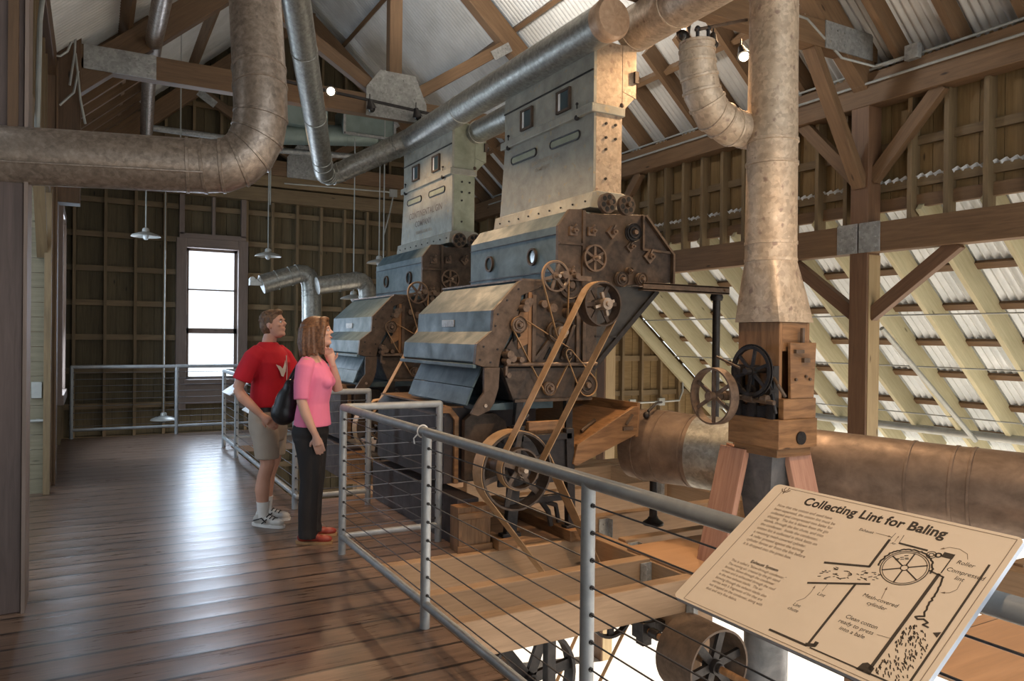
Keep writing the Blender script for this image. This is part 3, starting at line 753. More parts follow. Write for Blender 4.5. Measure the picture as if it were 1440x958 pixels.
# press box
pb=empty('lint_press_box',(vx,vy,0),'old wooden condenser box with gear wheel and splayed plank legs under the vertical duct','machine box')
mb=MB(); mb.bb(bx0,bx0+.03,by0,by1,.98,1.72); mb.bb(bx0+.03,bx1,by1-.03,by1,.98,1.72); mb.bb(bx1-.03,bx1,by0,by1-.03,.98,1.72); mb.bb(bx0+.03,bx1-.03,by0,by0+.03,1.52,1.72)
mb.bb(bx0+.03,bx1-.03,by0+.12,by0+.14,.98,1.72)
mb.build('upper_box','oldwood',pb,bevel=.004)
mb=MB(); mb.bb(bx0-.05,bx1+.03,by0-.05,by1+.04,.86,1.06); mb.build('lower_collar','oldwood',pb,bevel=.006)
mb=MB(); mb.bb(bx0,bx1+.02,by0-.045,by0+.02,1.06,1.20); mb.build('front_block','oldwood',pb,bevel=.006)
mb=MB(); mb.bb(bx0-.03,bx1,by0-.02,by1,.80,.86); mb.build('base_trim','oldwood',pb,bevel=.004)
mb=MB(); mb.prism([(bx0+.06,1.20),(bx1-.01,1.20),(bx1+.01,1.58),(bx0+.05,1.58)],by0-.05,by0-.025); mb.build('slide_door','oldwood',pb,bevel=.004)
mb=MB(); mb.tube([(bx0+.18,by0-.04,1.58),(bx0+.18,by0-.04,1.68)],.015,8); mb.box((bx0+.12,by0-.06,1.52),(.08,.03,.025)); mb.box((bx0+.19,by0-.06,1.46),(.06,.03,.03))
mb.cyl((bx1+.04,by0+.05,1.32),(1,0,0),.02,.1,10)
for p in((bx0+.1,by0-.055,1.33),(bx0+.2,by0-.055,1.35),(bx0+.3-.06,by0-.055,1.33)): mb.cyl(p,(0,1,0),.01,.02,8)
mb.split('latch','brown',pb)
mb=MB(); mb.cyl((bx0+.16,by0-.055,.93),(0,1,0),.045,.015,20); mb.build('knot_plug','black',pb)
mb=MB()
for z,s in((.80,1),(.30,.55),(-.3,.5)): pass
def frus(mb,c0,a0,b0_,z0,c1,a1,b1_,z1):
    base=len(mb.v)
    for (cx,cy),a,b,z in((c0,a0,b0_,z0),(c1,a1,b1_,z1)):
        for sx,sy in((-1,-1),(1,-1),(1,1),(-1,1)): mb.v.append(V((cx+sx*a,cy+sy*b,z)))
    for i in range(4):
        j=(i+1)%4; mb.face([base+i,base+j,base+4+j,base+4+i],[(i*.3,z0),(i*.3+.3,z0),(i*.3+.3,z1),(i*.3,z1)])
    mb.face([base+3,base+2,base+1,base],[(0,0),(1,0),(1,1),(0,1)]); mb.face([base+4+i for i in range(4)],[(0,0),(1,0),(1,1),(0,1)])
frus(mb,(vx,vy),.10,.10,.25,(vx,vy),.15,.17,.80); mb.tube([(vx,vy,-3.2),(vx,vy,.25)],.15,28); mb.build('hopper_and_downpipe','hopmetal',pb)
for (x0,y0,x1,y1,lab) in((bx1-.07,by0+.04,bx1+.0,by0-.12,None),(bx0+.02,by1+.02,bx0-.12,by1+.16,None),(bx1-.04,by1-.02,bx1+.1,by1+.2,None)):
    mb=MB(); mb.beam((x0,y0,.82),(x1,y1,.0),.22,.05,(0,1,0) if y1<y0 else (1,-.3,0)); mb.build('leg','leg',pb,bevel=.005)
mb=MB(); mb.beam((bx0-.02,by1-.0,.82),(bx0-.22,by1+.02,.0),.24,.05,(1,0,.2)); mb.build('leg','leg',pb,bevel=.005)
# gear wheel and hand wheel on the -X side
def wheel(mb,c,axis,r,w,spokes=6,rim=.02,hub=.04,sp=.03,hw=None,drum=True,n=36,st=.014,twist=0):
    c=V(c); ax=V(axis).normalized(); hw=hw or w
    mb.lathe([(r,-w/2),(r,w/2),(r-rim,w/2),(r-rim,-w/2)],c,ax,n,closed=True)
    mb.lathe([(0,-hw*.6),(hub,-hw*.6),(hub,hw*.6),(0,hw*.6)],c,ax,16)
    a=V((0,0,1)) if abs(ax.z)<.9 else V((1,0,0)); X=(a-ax*a.dot(ax)).normalized(); Y=ax.cross(X)
    for i in range(spokes):
        an=2*PI*i/spokes+twist; d=X*math.cos(an)+Y*math.sin(an)
        mb.beam(c+d*hub*.7,c+d*(r-rim*.6),sp,st,ax)
gx=bx0-.13; gp=at(1057,522,x=gx)
mb=MB(); wheel(mb,gp,(1,0,0),.172,.03,6,.022,.03,.022,twist=.2)
for i in range(56):
    an=2*PI*i/56; d=V((0,math.cos(an),math.sin(an))); mb.beam(gp+d*.170,gp+d*.184,.028,.008,(1,0,0))
mb.cyl(gp+V((.07,0,0)),(1,0,0),.016,.2,10); mb.cyl(gp+V((-.04,0,0)),(1,0,0),.022,.05,10)
mb.build('gear_wheel','black',pb)
hp=at(1004,557,x=gx-.12)
mb=MB(); wheel(mb,hp,(1,0,0),.20,.075,6,.012,.03,.024,hw=.1); mb.build('belt_wheel','pulley',pb)
mb=MB(); s0=hp; mb.tube([s0-V((.04,0,0)),s0+V((.3,0,0))],.016,10)
for q in(.08,.14,.2): mb.cyl(s0+V((q,0,0)),(1,0,0),.032,.035,12)
mb.tube([(gx+.02,hp.y,hp.z),(gx+.02,by0-.06,hp.z-.02)],.016,10); mb.cyl((gx+.02,by0+.15,hp.z),(0,1,0),.035,.08,12); mb.cyl((gx+.02,by0+.02,hp.z),(0,1,0),.028,.05,12)
mb.tube([gp+V((-.05,.06,.02)),gp+V((-.05,.28,.09))],.009,8); mb.tube([(bx0-.05,by0+.0,1.34),(bx0-.09,by0-.07,1.30),(bx0-.04,by0-.09,1.22)],.012,8)
for q in range(5): mb.lathe([(.022,-.008),(.036,0),(.022,.008)],s0+V((.10+q*.022,0,0)),(1,0,0),12)
mb.build('drive_shaft','brown',pb)
mb=MB()
for y in(by0+.03,by0+.2,by1-.04): mb.bb(bx0-.05,bx0,y-.03,y+.03,1.06,1.42); mb.cyl((bx0-.06,y,1.25),(1,0,0),.035,.05,10)
mb.tube([(bx0-.05,by0-.02,1.1),(bx0-.06,by0+.05,1.42)],.014,8); mb.bb(bx0-.03,bx0,by0,by1,1.06,1.14); mb.split('bearing_bracket','black',pb)
# big horizontal duct
d0=V((4.25,5.12,.67)); d1=V((5.05,2.95,.63)); dd=(d1-d0)
pts=[d0-dd*.06,d0,d0+dd*.06,d0+dd*.2,d0+dd*.22,d0+dd*1.02,d0+dd*1.04,d0+dd*1.9]
bd=duct('horizontal_duct',pts,[.30,.31,.31,.30,.295,.27,.272,.27],'rust','very large rusty horizontal duct running behind the press box to the right edge',[(0,.9),(2,.1),(2,.9),(4,.1),(4,.85),(4,.99),(6,.02)],40)
mb=MB(); q0,q1=d0+dd*.205,d0+dd*.38; mb.tube([q0,q1],[.302,.298],40,caps=False); mb.build('bright_sleeve','galv',bd)
for f,lab in((.02,'black pipe post holding up the flared end of the big duct'),(.33,'black pipe post under the bright sleeve of the big duct')):
    p=d0+dd*f; mb=MB(); mb.tube([(p.x,p.y,-.02),(p.x,p.y,p.z-.26)],.035,12); mb.lathe([(.09,-.02),(.09,0),(.05,.03),(.04,.05)],(p.x,p.y,0),(0,0,1),16); tag(mb.build('support_post','black'),lab,'post')
mb=MB(); p=at(908,580,y=5.0); mb.tube([at(911,590,y=5.0),at(912,578,y=4.98),at(922,568,y=5.0),at(930,566,y=5.1)],.013,8); mb.sphere(at(909,584,y=4.98),.03,10,8); tag(mb.build('cable_clamp','black'),'black cable clamp on top of the flared duct end','clamp')
# ducts on the far left behind the farther machine
w=11.0
pA=[at(368,400,y=w),at(392,393,y=w)]+bend(at(410,388,y=w),at(438,376,y=w),at(438,410,y=w),5)+[at(438,470,y=w),at(438,612,y=w)]
duct('round_duct',pA,.135,'galv','small steel elbow duct rising behind the visitors',[(0,.9),(1,.9),(2,.9),(4,.9),(6,.9),(7,.1)])
pB=[at(446,402,y=10.6),at(480,397,y=10.6)]+bend(at(492,396,y=10.6),at(517,388,y=10.6),at(517,418,y=10.6),5)+[at(517,460,y=10.6),at(517,615,y=10.6)]
duct('round_duct',pB,.125,'galv','small steel elbow duct tucked behind the farther machine hood',[(0,.9),(2,.9),(4,.9),(6,.9)])
mb=MB(); mb.box(at(361,397,y=11),(.2,.1,.09)); mb.cyl(at(355,393,y=10.95),(0,1,0),.04,.06,10); mb.cyl(at(367,393,y=10.95),(0,1,0),.04,.06,10); tag(mb.build('emergency_light','lampmetal',bevel=.005),'white emergency light box with two small heads left of the elbow duct','emergency light')
# ventilation units near the end wall
av=empty('air_handler',at(505,180,y=12.6),'boxy metal air handling unit hung high before the end wall','ventilation')
c=at(512,178,y=12.6); mb=MB(); mb.box(c,(.85,.6,.42)); mb.build('housing','hvac',av,bevel=.01)
mb=MB()
for sx in(-.44,.44): mb.box(c+V((sx,-.32,0)),(.04,.04,.5))
for sz in(-.24,.24): mb.box(c+V((0,-.32,sz)),(.9,.04,.04))
mb.split('frame_bar','plate',av)
mb=MB(); c2=at(425,165,y=12.6); mb.box(c2,(.7,.6,.42)); tag(mb.build('air_handler','hvac',bevel=.01),'metal air handling unit partly hidden by the sloping duct','ventilation')
duct('round_duct',[at(380,188,y=12.6),at(527,192,y=12.6)],.17,'hvac','dark green-grey round duct below the air handling units',[(0,.3),(0,.7)])
for y0,x0,x1,lab in((212,300,520,'thin steel sprinkler pipe crossing before the end wall under the truss'),(186,200,330,'thin steel sprinkler pipe behind the large elbow duct')):
    mb=MB(); mb.tube([at(x0,y0-8,y=12.9),at(x1,y0+10,y=12.9)],.05,10); tag(mb.build('sprinkler_pipe','plate'),lab,'pipe')
mb=MB(); mb.tube([at(206,186,y=12.8),at(209,120,y=11.6),at(216,66,y=9.6),at(217,56,y=9.1),at(230,-10,y=7.7),at(236,-50,y=7.2)],.09,12); tag(mb.build('downpipe','galvdark'),'steel pipe slanting up behind the hanging rod at upper left','pipe')
mb=MB(); mb.tube([at(868,158,y=9.0),at(935,125,y=8.3),at(1200,6,y=5.6)],.055,12)
for f in(at(935,125,y=8.25),at(1195,8,y=5.65)): mb.cyl(f,(1,-1,0.3),.075,.12,12)
tag(mb.build('sprinkler_main','plate'),'grey sprinkler main sloping across the right roof rafters','pipe')
mb=MB(); mb.tube([at(905,62,y=8.0),at(950,118,y=8.2)],.012,8); tag(mb.build('brace_rod','conduit'),'thin rod bracing the sprinkler main to the roof','rod')
mb=MB(); mb.tube([at(400,258,y=13.5),at(545,270,y=13.5),at(553,272,y=13.5)],.014,8); mb.box(at(553,272,y=13.5),(.14,.06,.14)); mb.tube([at(553,276,y=13.5),at(548,300,y=13.5),at(540,330,y=13.5)],.014,8); tag(mb.build('wall_conduit','conduit'),'thin conduit with a small box across the end wall plate','conduit')
# left wall conduits
lc=empty('wall_conduits',at(100,60,y=9.05),'bundle of bent electrical conduits climbing the upper left wall','conduit')
mb=MB(); mb.tube([at(52,190,x=XL+.03),at(56,30,x=XL+.03),at(62,-20,x=XL+.03)],.016,8); mb.build('pipe','conduit',lc)
for q in([(96,-10),(100,30),(106,50),(105,75),(98,120)],[(99,0),(103,40),(100,60),(95,72),(85,79),(76,78)],[(106,75),(109,100),(113,140),(120,174)],[(120,0),(107,10),(103,25)],[(110,100),(104,130),(84,148)]):
    mb=MB(); mb.tube([at(x,y,y=9.05) for x,y in q],.012,8); mb.build('pipe','conduit',lc)
# ---------------------------------------------------------------- track lights
def spot_head(p,aim,lit,parent,sz=1):
    p=V(p); d=(V(aim)-p).normalized()
    mb=MB(); mb.tube([p,p+d*.05,p+d*.11],[.02*sz,.032*sz,.05*sz],16,caps=True); mb.tube([p-V((0,0,0)),p+V((0,0,.07))],.007,6); mb.build('spot_head','black',parent)
    mb=MB(); mb.sphere(p+d*.112,.036*sz,12,8); mb.build('lamp','bulb' if lit else 'darkglass',parent)
tl=empty('track_light',at(470,125,y=9.1),'black lighting track with small spotlights fixed along the truss tie beam','track light')
mb=MB(); mb.beam(at(395,113,y=9.12),at(640,168,y=9.12),.03,.03); mb.build('track','black',tl)
for px,py,lit in((465,127,True),(520,140,False),(585,152,False)):
    q=at(px,py,y=9.08); spot_head(q,q+V((-.25,-1,-.45)) if lit else q+V((.3,.2,-1)),lit,tl,1.3)
for px,py,aimv,lit,lab in((1042,66,(-.15,-.5,-1),True,'lit spotlight glowing beside the vertical duct near the roof'),(968,35,(-.6,0,-1),False,'black spotlight above the wide duct'),(1003,48,(-.4,-.2,-1),False,'black spotlight just above the curved elbow duct')):
    q=at(px,py,y=4.75); e=empty('spotlight',q,lab,'spotlight'); spot_head(q,q+V(aimv),lit,e,1.2)
for px,py,lab in((966,424,'upper small floodlight fixed under a lean-to rafter'),(990,450,'lower small floodlight fixed under a lean-to rafter'),(1014,478,'unlit dark floodlight under a lean-to rafter nearest the belt wheel')):
    q=at(px,py,y=9.3); e=empty('floodlight',q,lab,'floodlight'); spot_head(q,q+V((-.1,-.5,-1)),False,e,1.8)
# ---------------------------------------------------------------- gin machines
def hull_loop(circles,k=40):
    pts=[(c[0]+c[2]*math.cos(2*PI*i/k),c[1]+c[2]*math.sin(2*PI*i/k)) for c in circles for i in range(k)]
    pts=sorted(set(pts)); cr=lambda o,a,b:(a[0]-o[0])*(b[1]-o[1])-(a[1]-o[1])*(b[0]-o[0])
    lo=[]
    for p in pts:
        while len(lo)>1 and cr(lo[-2],lo[-1],p)<=0: lo.pop()
        lo.append(p)
    up=[]
    for p in pts[::-1]:
        while len(up)>1 and cr(up[-2],up[-1],p)<=0: up.pop()
        up.append(p)
    return lo[:-1]+up[:-1]
def belt(mb,circles,y0,y1,t=.006):
    L=hull_loop(circles); k=len(L); base=len(mb.v); cx=sum(p[0] for p in L)/k; cz=sum(p[1] for p in L)/k; ln=0
    nr=[]
    for i in range(k):
        a,b=L[i-1],L[(i+1)%k]; d=V((b[0]-a[0],b[1]-a[1])).normalized(); nr.append((d[1],-d[0]))
    for (x,z),n in zip(L,nr):
        mb.v+=[V((x,y0,z)),V((x,y1,z)),V((x+n[0]*t,y1,z+n[1]*t)),V((x+n[0]*t,y0,z+n[1]*t))]
    for i in range(k):
        j=(i+1)%k; l=math.hypot(L[j][0]-L[i][0],L[j][1]-L[i][1])
        for a,b in((0,1),(1,2),(2,3),(3,0)):
            mb.face([base+4*i+a,base+4*i+b,base+4*j+b,base+4*j+a],[(ln,a*.1),(ln,a*.1+.1),(ln+l,a*.1+.1),(ln+l,a*.1)])
        ln+=l
M['deepblack']=plain('deep_black_hole',(.004,.004,.004),.8)  # near-black colour standing for the shade inside gaps and holes
def gin(root):
    Y0,Y1=5.10,6.62
    P=lambda name,poly,y0,y1,mat,par=root,bv=0,lab=None:MB().prism(poly,y0,y1).build(name,mat,par,bevel=bv,label=lab,smooth=30)
    # lower hood
    hood=P('lower_hood',[(2.95,2.04),(2.69,1.80),(2.68,1.635),(2.55,1.535),(2.54,1.40),(2.58,1.38),(2.75,1.40),(2.86,1.58),(3.3,1.75),(3.3,2.05)],Y0+.03,Y1,'blue',bv=.004)
    P('hood_end_plate',[(2.94,2.045),(2.905,2.03),(2.685,1.80),(2.675,1.64),(2.545,1.54),(2.53,1.385),(2.60,1.365),(2.735,1.36),(2.75,1.45),(2.83,1.60),(2.90,1.74),(2.93,1.92),(3.10,1.99),(3.16,2.045)],Y0-.01,Y0+.035,'brown',bv=.004)
    mb=MB(); mb.bb(2.515,2.545,Y0,Y1+.02,1.355,1.385); mb.build('hood_lip','blue',root,bevel=.004)
    mb=MB(); mb.bb(2.93,3.2,Y0-.012,Y1,2.04,2.055); mb.build('hood_top_strip','pulley',root)
    mb=MB(); mb.bb(2.676,2.686,5.80,6.05,1.675,1.735); np_=mb.build('name_plate','plate',root,bevel=.003)
    mb=MB()
    for (x,z) in((2.72,1.77),(2.70,1.68),(2.60,1.52),(2.57,1.42),(2.66,1.40),(2.80,1.88),(2.90,1.97),(2.72,1.5)): mb.cyl((x,Y0-.012,z),(0,1,0),.008,.01,8)
    mb.split('bolt','black',root)
    # skirt
    mb=MB(); mb.slab((2.66,5.2,1.37),(0,1.2,0),(-.085,0,-.17),(-1,0,.4),.015); mb.slab((2.572,5.2,1.195),(0,1.2,0),(-.05,0,-.13),(-1,0,.4),.015); mb.split('skirt_panel','blue',root)
    P('foot_bracket',[(2.61,1.36),(2.745,1.36),(2.735,1.2),(2.70,1.09),(2.66,1.03),(2.56,.99),(2.50,1.01),(2.57,1.12),(2.61,1.17)],Y0-.01,Y0+.02,'brown',bv=.003)
    mb=MB(); mb.cyl((2.62,Y0-.015,1.07),(0,1,0),.014,.015,10); mb.build('bracket_bolt','hub',root)
    # body
    P('body',[(2.95,2.0),(3.66,2.02),(3.66,1.34),(3.6,1.09),(2.9,1.09),(2.76,1.37),(2.86,1.6)],Y0+.05,Y1-.02,'black')
    P('side_frame',[(2.98,2.0),(3.66,2.02),(3.66,1.38),(2.78,1.38),(2.80,1.50),(2.88,1.62),(2.95,1.75)],Y0+.0,Y0+.05,'iron',bv=.004)
    P('lower_frame',[(2.76,1.355),(3.66,1.355),(3.61,1.08),(2.87,1.10)],Y0-.005,Y0+.045,'iron',bv=.004)
    mb=MB(); mb.bb(3.02,3.055,Y0-.03,Y0,1.40,1.93); mb.bb(2.78,3.64,Y0-.035,Y0,1.365,1.395); mb.bb(2.87,3.6,Y0-.03,Y0,1.085,1.11); mb.bb(3.44,3.47,Y0-.025,Y0,1.4,2.0); mb.bb(3.50,3.53,Y0-.03,Y0,1.4,1.8)
    mb.beam((3.05,Y0-.012,1.42),(3.28,Y0-.012,1.68),.025,.03,(0,1,0)); mb.beam((3.30,Y0-.012,1.42),(3.42,Y0-.012,1.7),.025,.03,(0,1,0)); mb.split('rib','brown',root,bevel=.003)
    mb=MB(); mb.bb(2.99,3.02,Y0-.016,Y0,1.4,1.95); mb.prism([(2.90,1.76),(3.0,1.92),(3.0,1.55),(2.9,1.5)],Y0-.012,Y0); mb.build('red_side_strip','oldwood',root)
    mb=MB(); mb.prism([(2.885,1.80),(2.93,1.86),(2.97,1.86),(2.97,1.80)],Y0-.014,Y0); mb.prism([(2.86,1.56),(2.92,1.60),(2.92,1.72),(2.86,1.66)],Y0-.014,Y0); mb.prism([(2.77,1.38),(2.81,1.38),(2.83,1.5),(2.79,1.5)],Y0-.014,Y0); mb.prism([(3.14,1.42),(3.24,1.42),(3.2,1.52)],Y0-.01,Y0); mb.split('dark_recess',M['deepblack'],root)  # flat black patches paint the shade of gaps; the plate is not cut
    # knobs and bearings of the side
    mb=MB()
    for (x,z,r,l) in((2.96,1.86,.035,.07),(2.93,1.82,.03,.09),(2.99,1.88,.025,.05),(2.79,1.46,.03,.1),(2.82,1.43,.028,.09),(2.78,1.41,.022,.09),(2.89,1.42,.022,.1),(2.80,1.30,.02,.06),(3.20,1.83,.035,.06),(3.12,1.86,.03,.05),(3.36,1.80,.05,.07),(3.37,1.80,.03,.12)):
        mb.cyl((x,Y0-l/2,z),(0,1,0),r,l,14)
    mb.tube([(2.77,Y0-.06,1.385),(3.62,Y0-.06,1.385)],.014,10); mb.beam((2.78,Y0-.04,1.3),(2.78,Y0-.04,1.5),.02,.03,(0,1,0)); mb.split('bearing','pulley',root)
    # lower legs of the stand
    mb=MB(); mb.beam((2.92,Y0,1.09),(2.90,Y0,.88),.06,.05,(0,1,0)); mb.beam((3.38,Y0,1.09),(3.38,Y0,.86),.06,.05,(0,1,0)); mb.tube([(2.95,Y0-.05,1.0),(2.99,Y0-.05,.9),(2.94,Y0-.05,.85)],.015,8); mb.tube([(2.78,Y0-.05,.8),(2.98,Y0-.05,.99)],.016,8); mb.split('stand_strut','black',root)
    # feeder on top
    P('feeder_hood',[(3.28,2.02),(3.28,2.50),(3.38,2.63),(3.62,2.64),(3.62,2.02)],Y0+.04,Y1+.10,'blue',bv=.004)
    P('feeder_body',[(3.6,2.02),(3.6,2.64),(4.14,2.64),(4.44,2.34),(4.45,2.09)],Y0+.04,Y1+.06,'iron')
    P('feeder_front_plate',[(3.27,2.0),(3.27,2.50),(3.375,2.64),(3.5,2.65),(3.5,2.0)],Y0-.0,Y0+.04,'brown',bv=.004)
    P('feeder_end_plate',[(3.5,2.0),(3.5,2.65),(3.56,2.62),(4.14,2.66),(4.45,2.35),(4.46,2.09),(3.9,2.04)],Y0-.0,Y0+.04,'iron',bv=.004)
    mb=MB(); mb.bb(3.27,3.5,Y0-.02,Y0,2.35,2.37); mb.beam((4.12,Y0-.015,2.65),(4.12,Y0-.015,2.36),.02,.03,(0,1,0)); mb.beam((4.12,Y0-.015,2.36),(4.45,Y0-.015,2.35),.02,.02,(0,1,0)); mb.beam((4.14,Y0-.02,2.65),(4.45,Y0-.02,2.34),.02,.04,(0,1,0)); mb.beam((4.455,Y0-.02,2.34),(4.455,Y0-.02,2.08),.02,.04,(0,1,0)); mb.bb(3.495,3.52,Y0-.02,Y0,2.02,2.64)
    mb.split('plate_flange','brown',root)
    mb=MB(); mb.bb(3.265,3.28,Y0+.04,Y1+.1,2.13,2.14); mb.bb(3.268,3.28,Y0+.04,Y1+.1,2.43,2.435); mb.split('hood_seam','black',root)
    for y in(5.51,6.30):
        mb=MB(); mb.lathe([(.058,-.014),(.075,-.014),(.075,.01),(.058,.01)],(3.272,y,2.28),(1,0,0),24,closed=True)
        o=mb.build('porthole','iron',root); mb=MB(); mb.cyl((3.275,y,2.28),(1,0,0),.058,.006,24); mb.build('porthole_glass',M['porthole'],o)
    # hopper behind
    P('hopper',[(3.62,2.04),(4.30,2.04),(4.30,2.0),(3.62,1.33)],Y0+.02,Y1-.05,'hopper')
    mb=MB(); mb.beam((4.30,Y0-.0,2.01),(3.62,Y0-.0,1.34),.04,.025,(0,1,0)); mb.bb(3.64,3.86,Y0-.01,Y0+.01,1.60,1.615); mb.build('hopper_rim','black',root)
    # diamonds / flange bearings
    mb=MB()
    for (x,z,s,ro) in((3.40,2.46,.045,0),(3.58,2.47,.045,0),(3.79,2.48,.05,1),(4.19,2.30,.055,1),(3.98,2.37,.04,1),(3.38,2.12,.045,0)):
        mb.box((x,Y0-.015,z),(s*1.6,.03,s*1.6),Matrix.Rotation(PI/4 if ro else 0,3,'Y')); mb.cyl((x,Y0-.04,z),(0,1,0),s*.45,.06,12); mb.cyl((x,Y0-.07,z),(0,1,0),s*.2,.05,8)
        mb.beam((x,Y0-.03,z+.02),(x+.015,Y0-.05,z+s*1.2),.015,.015,(0,1,0))
    mb.split('flange_bearing','pulley',root)
    def disc(name,x,z,r,mat,w=.04,y=Y0-.05,hub='pulley'):
        mb=MB(); mb.lathe([(0,-w/2+.012),(r*.45,-w/2+.012),(r*.5,-w/2),(r*.62,-w/2),(r*.66,-w/2+.014),(r*.88,-w/2+.014),(r,-w/2),(r,-w*.15),(r*.9,0),(r,w*.15),(r,w/2),(0,w/2)],(x,y,z),(0,1,0),28)
        o=mb.build(name,mat,root); mb=MB(); mb.cyl((x,y-w*.5,z),(0,1,0),r*.25,.05,12); mb.build('hub',hub,o)
    disc('grooved_pulley',2.885,1.69,.065,'pulley')
    disc('grooved_pulley',3.34,1.47,.045,'brown'); disc('grooved_pulley',3.17,1.19,.055,'pulley'); disc('grooved_pulley',3.525,1.21,.09,'iron')
    disc('grooved_pulley',3.87,2.09,.065,'iron'); disc('grooved_pulley',4.08,2.10,.055,'brown'); disc('grooved_pulley',3.95,2.165,.03,'brown'); disc('grooved_pulley',3.99,2.49,.078,'black')
    disc('crank_disc',3.235,1.64,.088,'brown',.05); mb=MB(); mb.cyl((3.235,Y0-.10,1.64),(0,1,0),.045,.08,16); mb.cyl((3.235,Y0-.16,1.64),(0,1,0),.022,.06,12); mb.build('shaft_nut','hub',root)
    disc('dark_disc',3.37,2.02,.11,'iron',.02,Y0-.03)
    for (x,z) in((3.69,2.705),(3.885,2.705)):
        mb=MB(); y=Y0-.08; r=.083
        mb.cyl((x,y,z),(0,1,0),r,.04,28); mb.cyl((x,y-.03,z),(0,1,0),.02,.06,8); hd=mb.build('holed_disc','brown',root)
        for i in range(6):
            a=i*PI/3+.3; mb=MB(); mb.cyl((x+math.cos(a)*r*.62,y-.019,z+math.sin(a)*r*.62),(0,1,0),r*.25,.006,14); mb.build('hole',M['deepblack'],hd)  # black inserts paint the shade of holes; the disc is solid
    def pul(name,x,z,r,y,w,mat,**k):
        mb=MB(); wheel(mb,(x,y,z),(0,1,0),r,w,**k); o=mb.build(name,mat,root)
        mb=MB(); mb.cyl((x,y-w*.2,z),(0,1,0),r*.12,w+.1,12); mb.build('hub',  'hub',o)
    pul('spoked_wheel',3.595,2.25,.112,Y0-.05,.03,'pulley',spokes=6,rim=.014,hub=.028,sp=.022)
    pul('spoked_wheel',3.17,2.075,.122,Y0-.12,.03,'pulley',spokes=6,rim=.014,hub=.03,sp=.024,twist=.3)
    mb=MB(); mb.beam((3.17,Y0-.1,2.08),(3.52,Y0-.1,2.07),.03,.04); mb.cyl((3.36,Y0-.12,2.085),(0,1,0),.025,.08,10); mb.cyl((3.24,Y0-.14,2.09),(0,1,0),.03,.05,10); mb.build('tension_arm','pulley',root)
    ub=at(843,428,y=4.63); lb=at(729,659,y=4.62); bg=at(722,661,y=4.74)
    pul('drive_pulley',ub.x,ub.z,.168,ub.y,.11,'iron',spokes=6,rim=.012,hub=.04,sp=.03,twist=.5)
    mb=MB(); mb.cyl((ub.x,ub.y-.05,ub.z),(0,1,0),.045,.12,14)
    for i in range(4):
        a=i*PI/2+.3; mb.beam((ub.x,ub.y-.06,ub.z),(ub.x+math.cos(a)*.09,ub.y-.06,ub.z+math.sin(a)*.09),.02,.03,(0,1,0))
    mb.build('clutch_spider','hub',root)
    mb=MB(); mb.cyl((ub.x,(ub.y+Y0)/2,ub.z),(0,1,0),.025,Y0-ub.y,12); mb.build('pulley_shaft','brown',root)
    pul('small_belt_pulley',lb.x,lb.z,.148,lb.y,.09,'brown',spokes=5,rim=.012,hub=.035,sp=.03)
    pul('flywheel',bg.x,bg.z,.285,bg.y,.14,'iron',spokes=6,rim=.014,hub=.05,sp=.04,twist=.2)
    mb=MB(); mb.cyl((bg.x,4.88,bg.z),(0,1,0),.03,.62,12); mb.cyl((bg.x,4.95,bg.z),(0,1,0),.06,.1,14); mb.build('flywheel_shaft','brown',root)
    mb=MB(); belt(mb,[(ub.x,ub.z,.168),(lb.x,lb.z,.148)],4.59,4.67); mb.build('long_belt','belt',root)
    mb=MB(); belt(mb,[(bg.x,bg.z,.286),(3.39,-.435,.17)],4.68,4.82); mb.build('floor_belt','belt',root)
    mb=MB(); belt(mb,[(2.885,1.69,.060),(3.34,1.47,.042),(3.17,1.19,.050)],Y0-.062,Y0-.04,.005); belt(mb,[(3.17,2.075,.122),(3.235,1.64,.05)],Y0-.13,Y0-.11,.005); belt(mb,[(3.34,1.47,.03),(3.525,1.21,.085)],Y0-.08,Y0-.066,.005); mb.split('thin_belt','belt',root)
    # cast iron leg frame carrying the flywheel
    for y in(4.97,):
        mb=MB(); mb.beam((2.84,y,.92),(2.78,y,.10),.09,.06,(0,1,0)); mb.beam((3.30,y,.88),(3.33,y,.10),.07,.06,(0,1,0)); mb.beam((2.80,y,.34),(3.32,y,.34),.05,.05,(0,1,0)); mb.beam((2.70,y,.82),(3.32,y,.82),.05,.06,(0,1,0))
        mb.tube([(3.05,y,.33),(3.12,y,.24),(3.15,y,.12)],.022,8); mb.tube([(3.05,y,.33),(3.19,y,.28),(3.22,y,.14)],.02,8); mb.tube([(3.3,y,.5),(3.16,y,.56),(3.0,y,.5)],.02,8)
        mb.bb(2.70,2.86,y-.04,y+.04,.08,.11); mb.bb(3.27,3.40,y-.04,y+.04,.08,.11); mb.bb(2.68,3.32,y,y+.03,.46,.80); mb.build('leg_frame','black',root,bevel=.004)
    mb=MB(); mb.bb(2.65,2.81,4.90,5.06,0,.085); mb.build('foot_block','oldwood',root,bevel=.006)
    mb=MB(); mb.bb(3.26,3.42,4.86,6.3,0,.09); mb.build('skid_timber','oldwood',root,bevel=.006)
    # base box with orange edge board and round iron cover
    P('base_box',[(2.45,.42),(2.45,.95),(2.52,1.02),(3.3,1.02),(3.3,.42)],5.47,7.05,'purple')
    P('base_edge_board',[(2.40,1.03),(2.49,1.03),(2.56,.95),(2.56,.42),(2.525,.42),(2.525,.93),(2.48,.985),(2.40,.99)],5.43,5.46,'oldwood')
    P('round_cover',[(2.58,.45),(2.58,.93),(2.64,.98),(2.85,.98),(2.95,.91),(2.97,.80),(2.97,.45)],5.36,5.42,'brown',bv=.004)
    mb=MB(); mb.bb(2.46,2.9,5.47,7.0,1.02,1.035); mb.build('base_top_boards','oldwood',root)
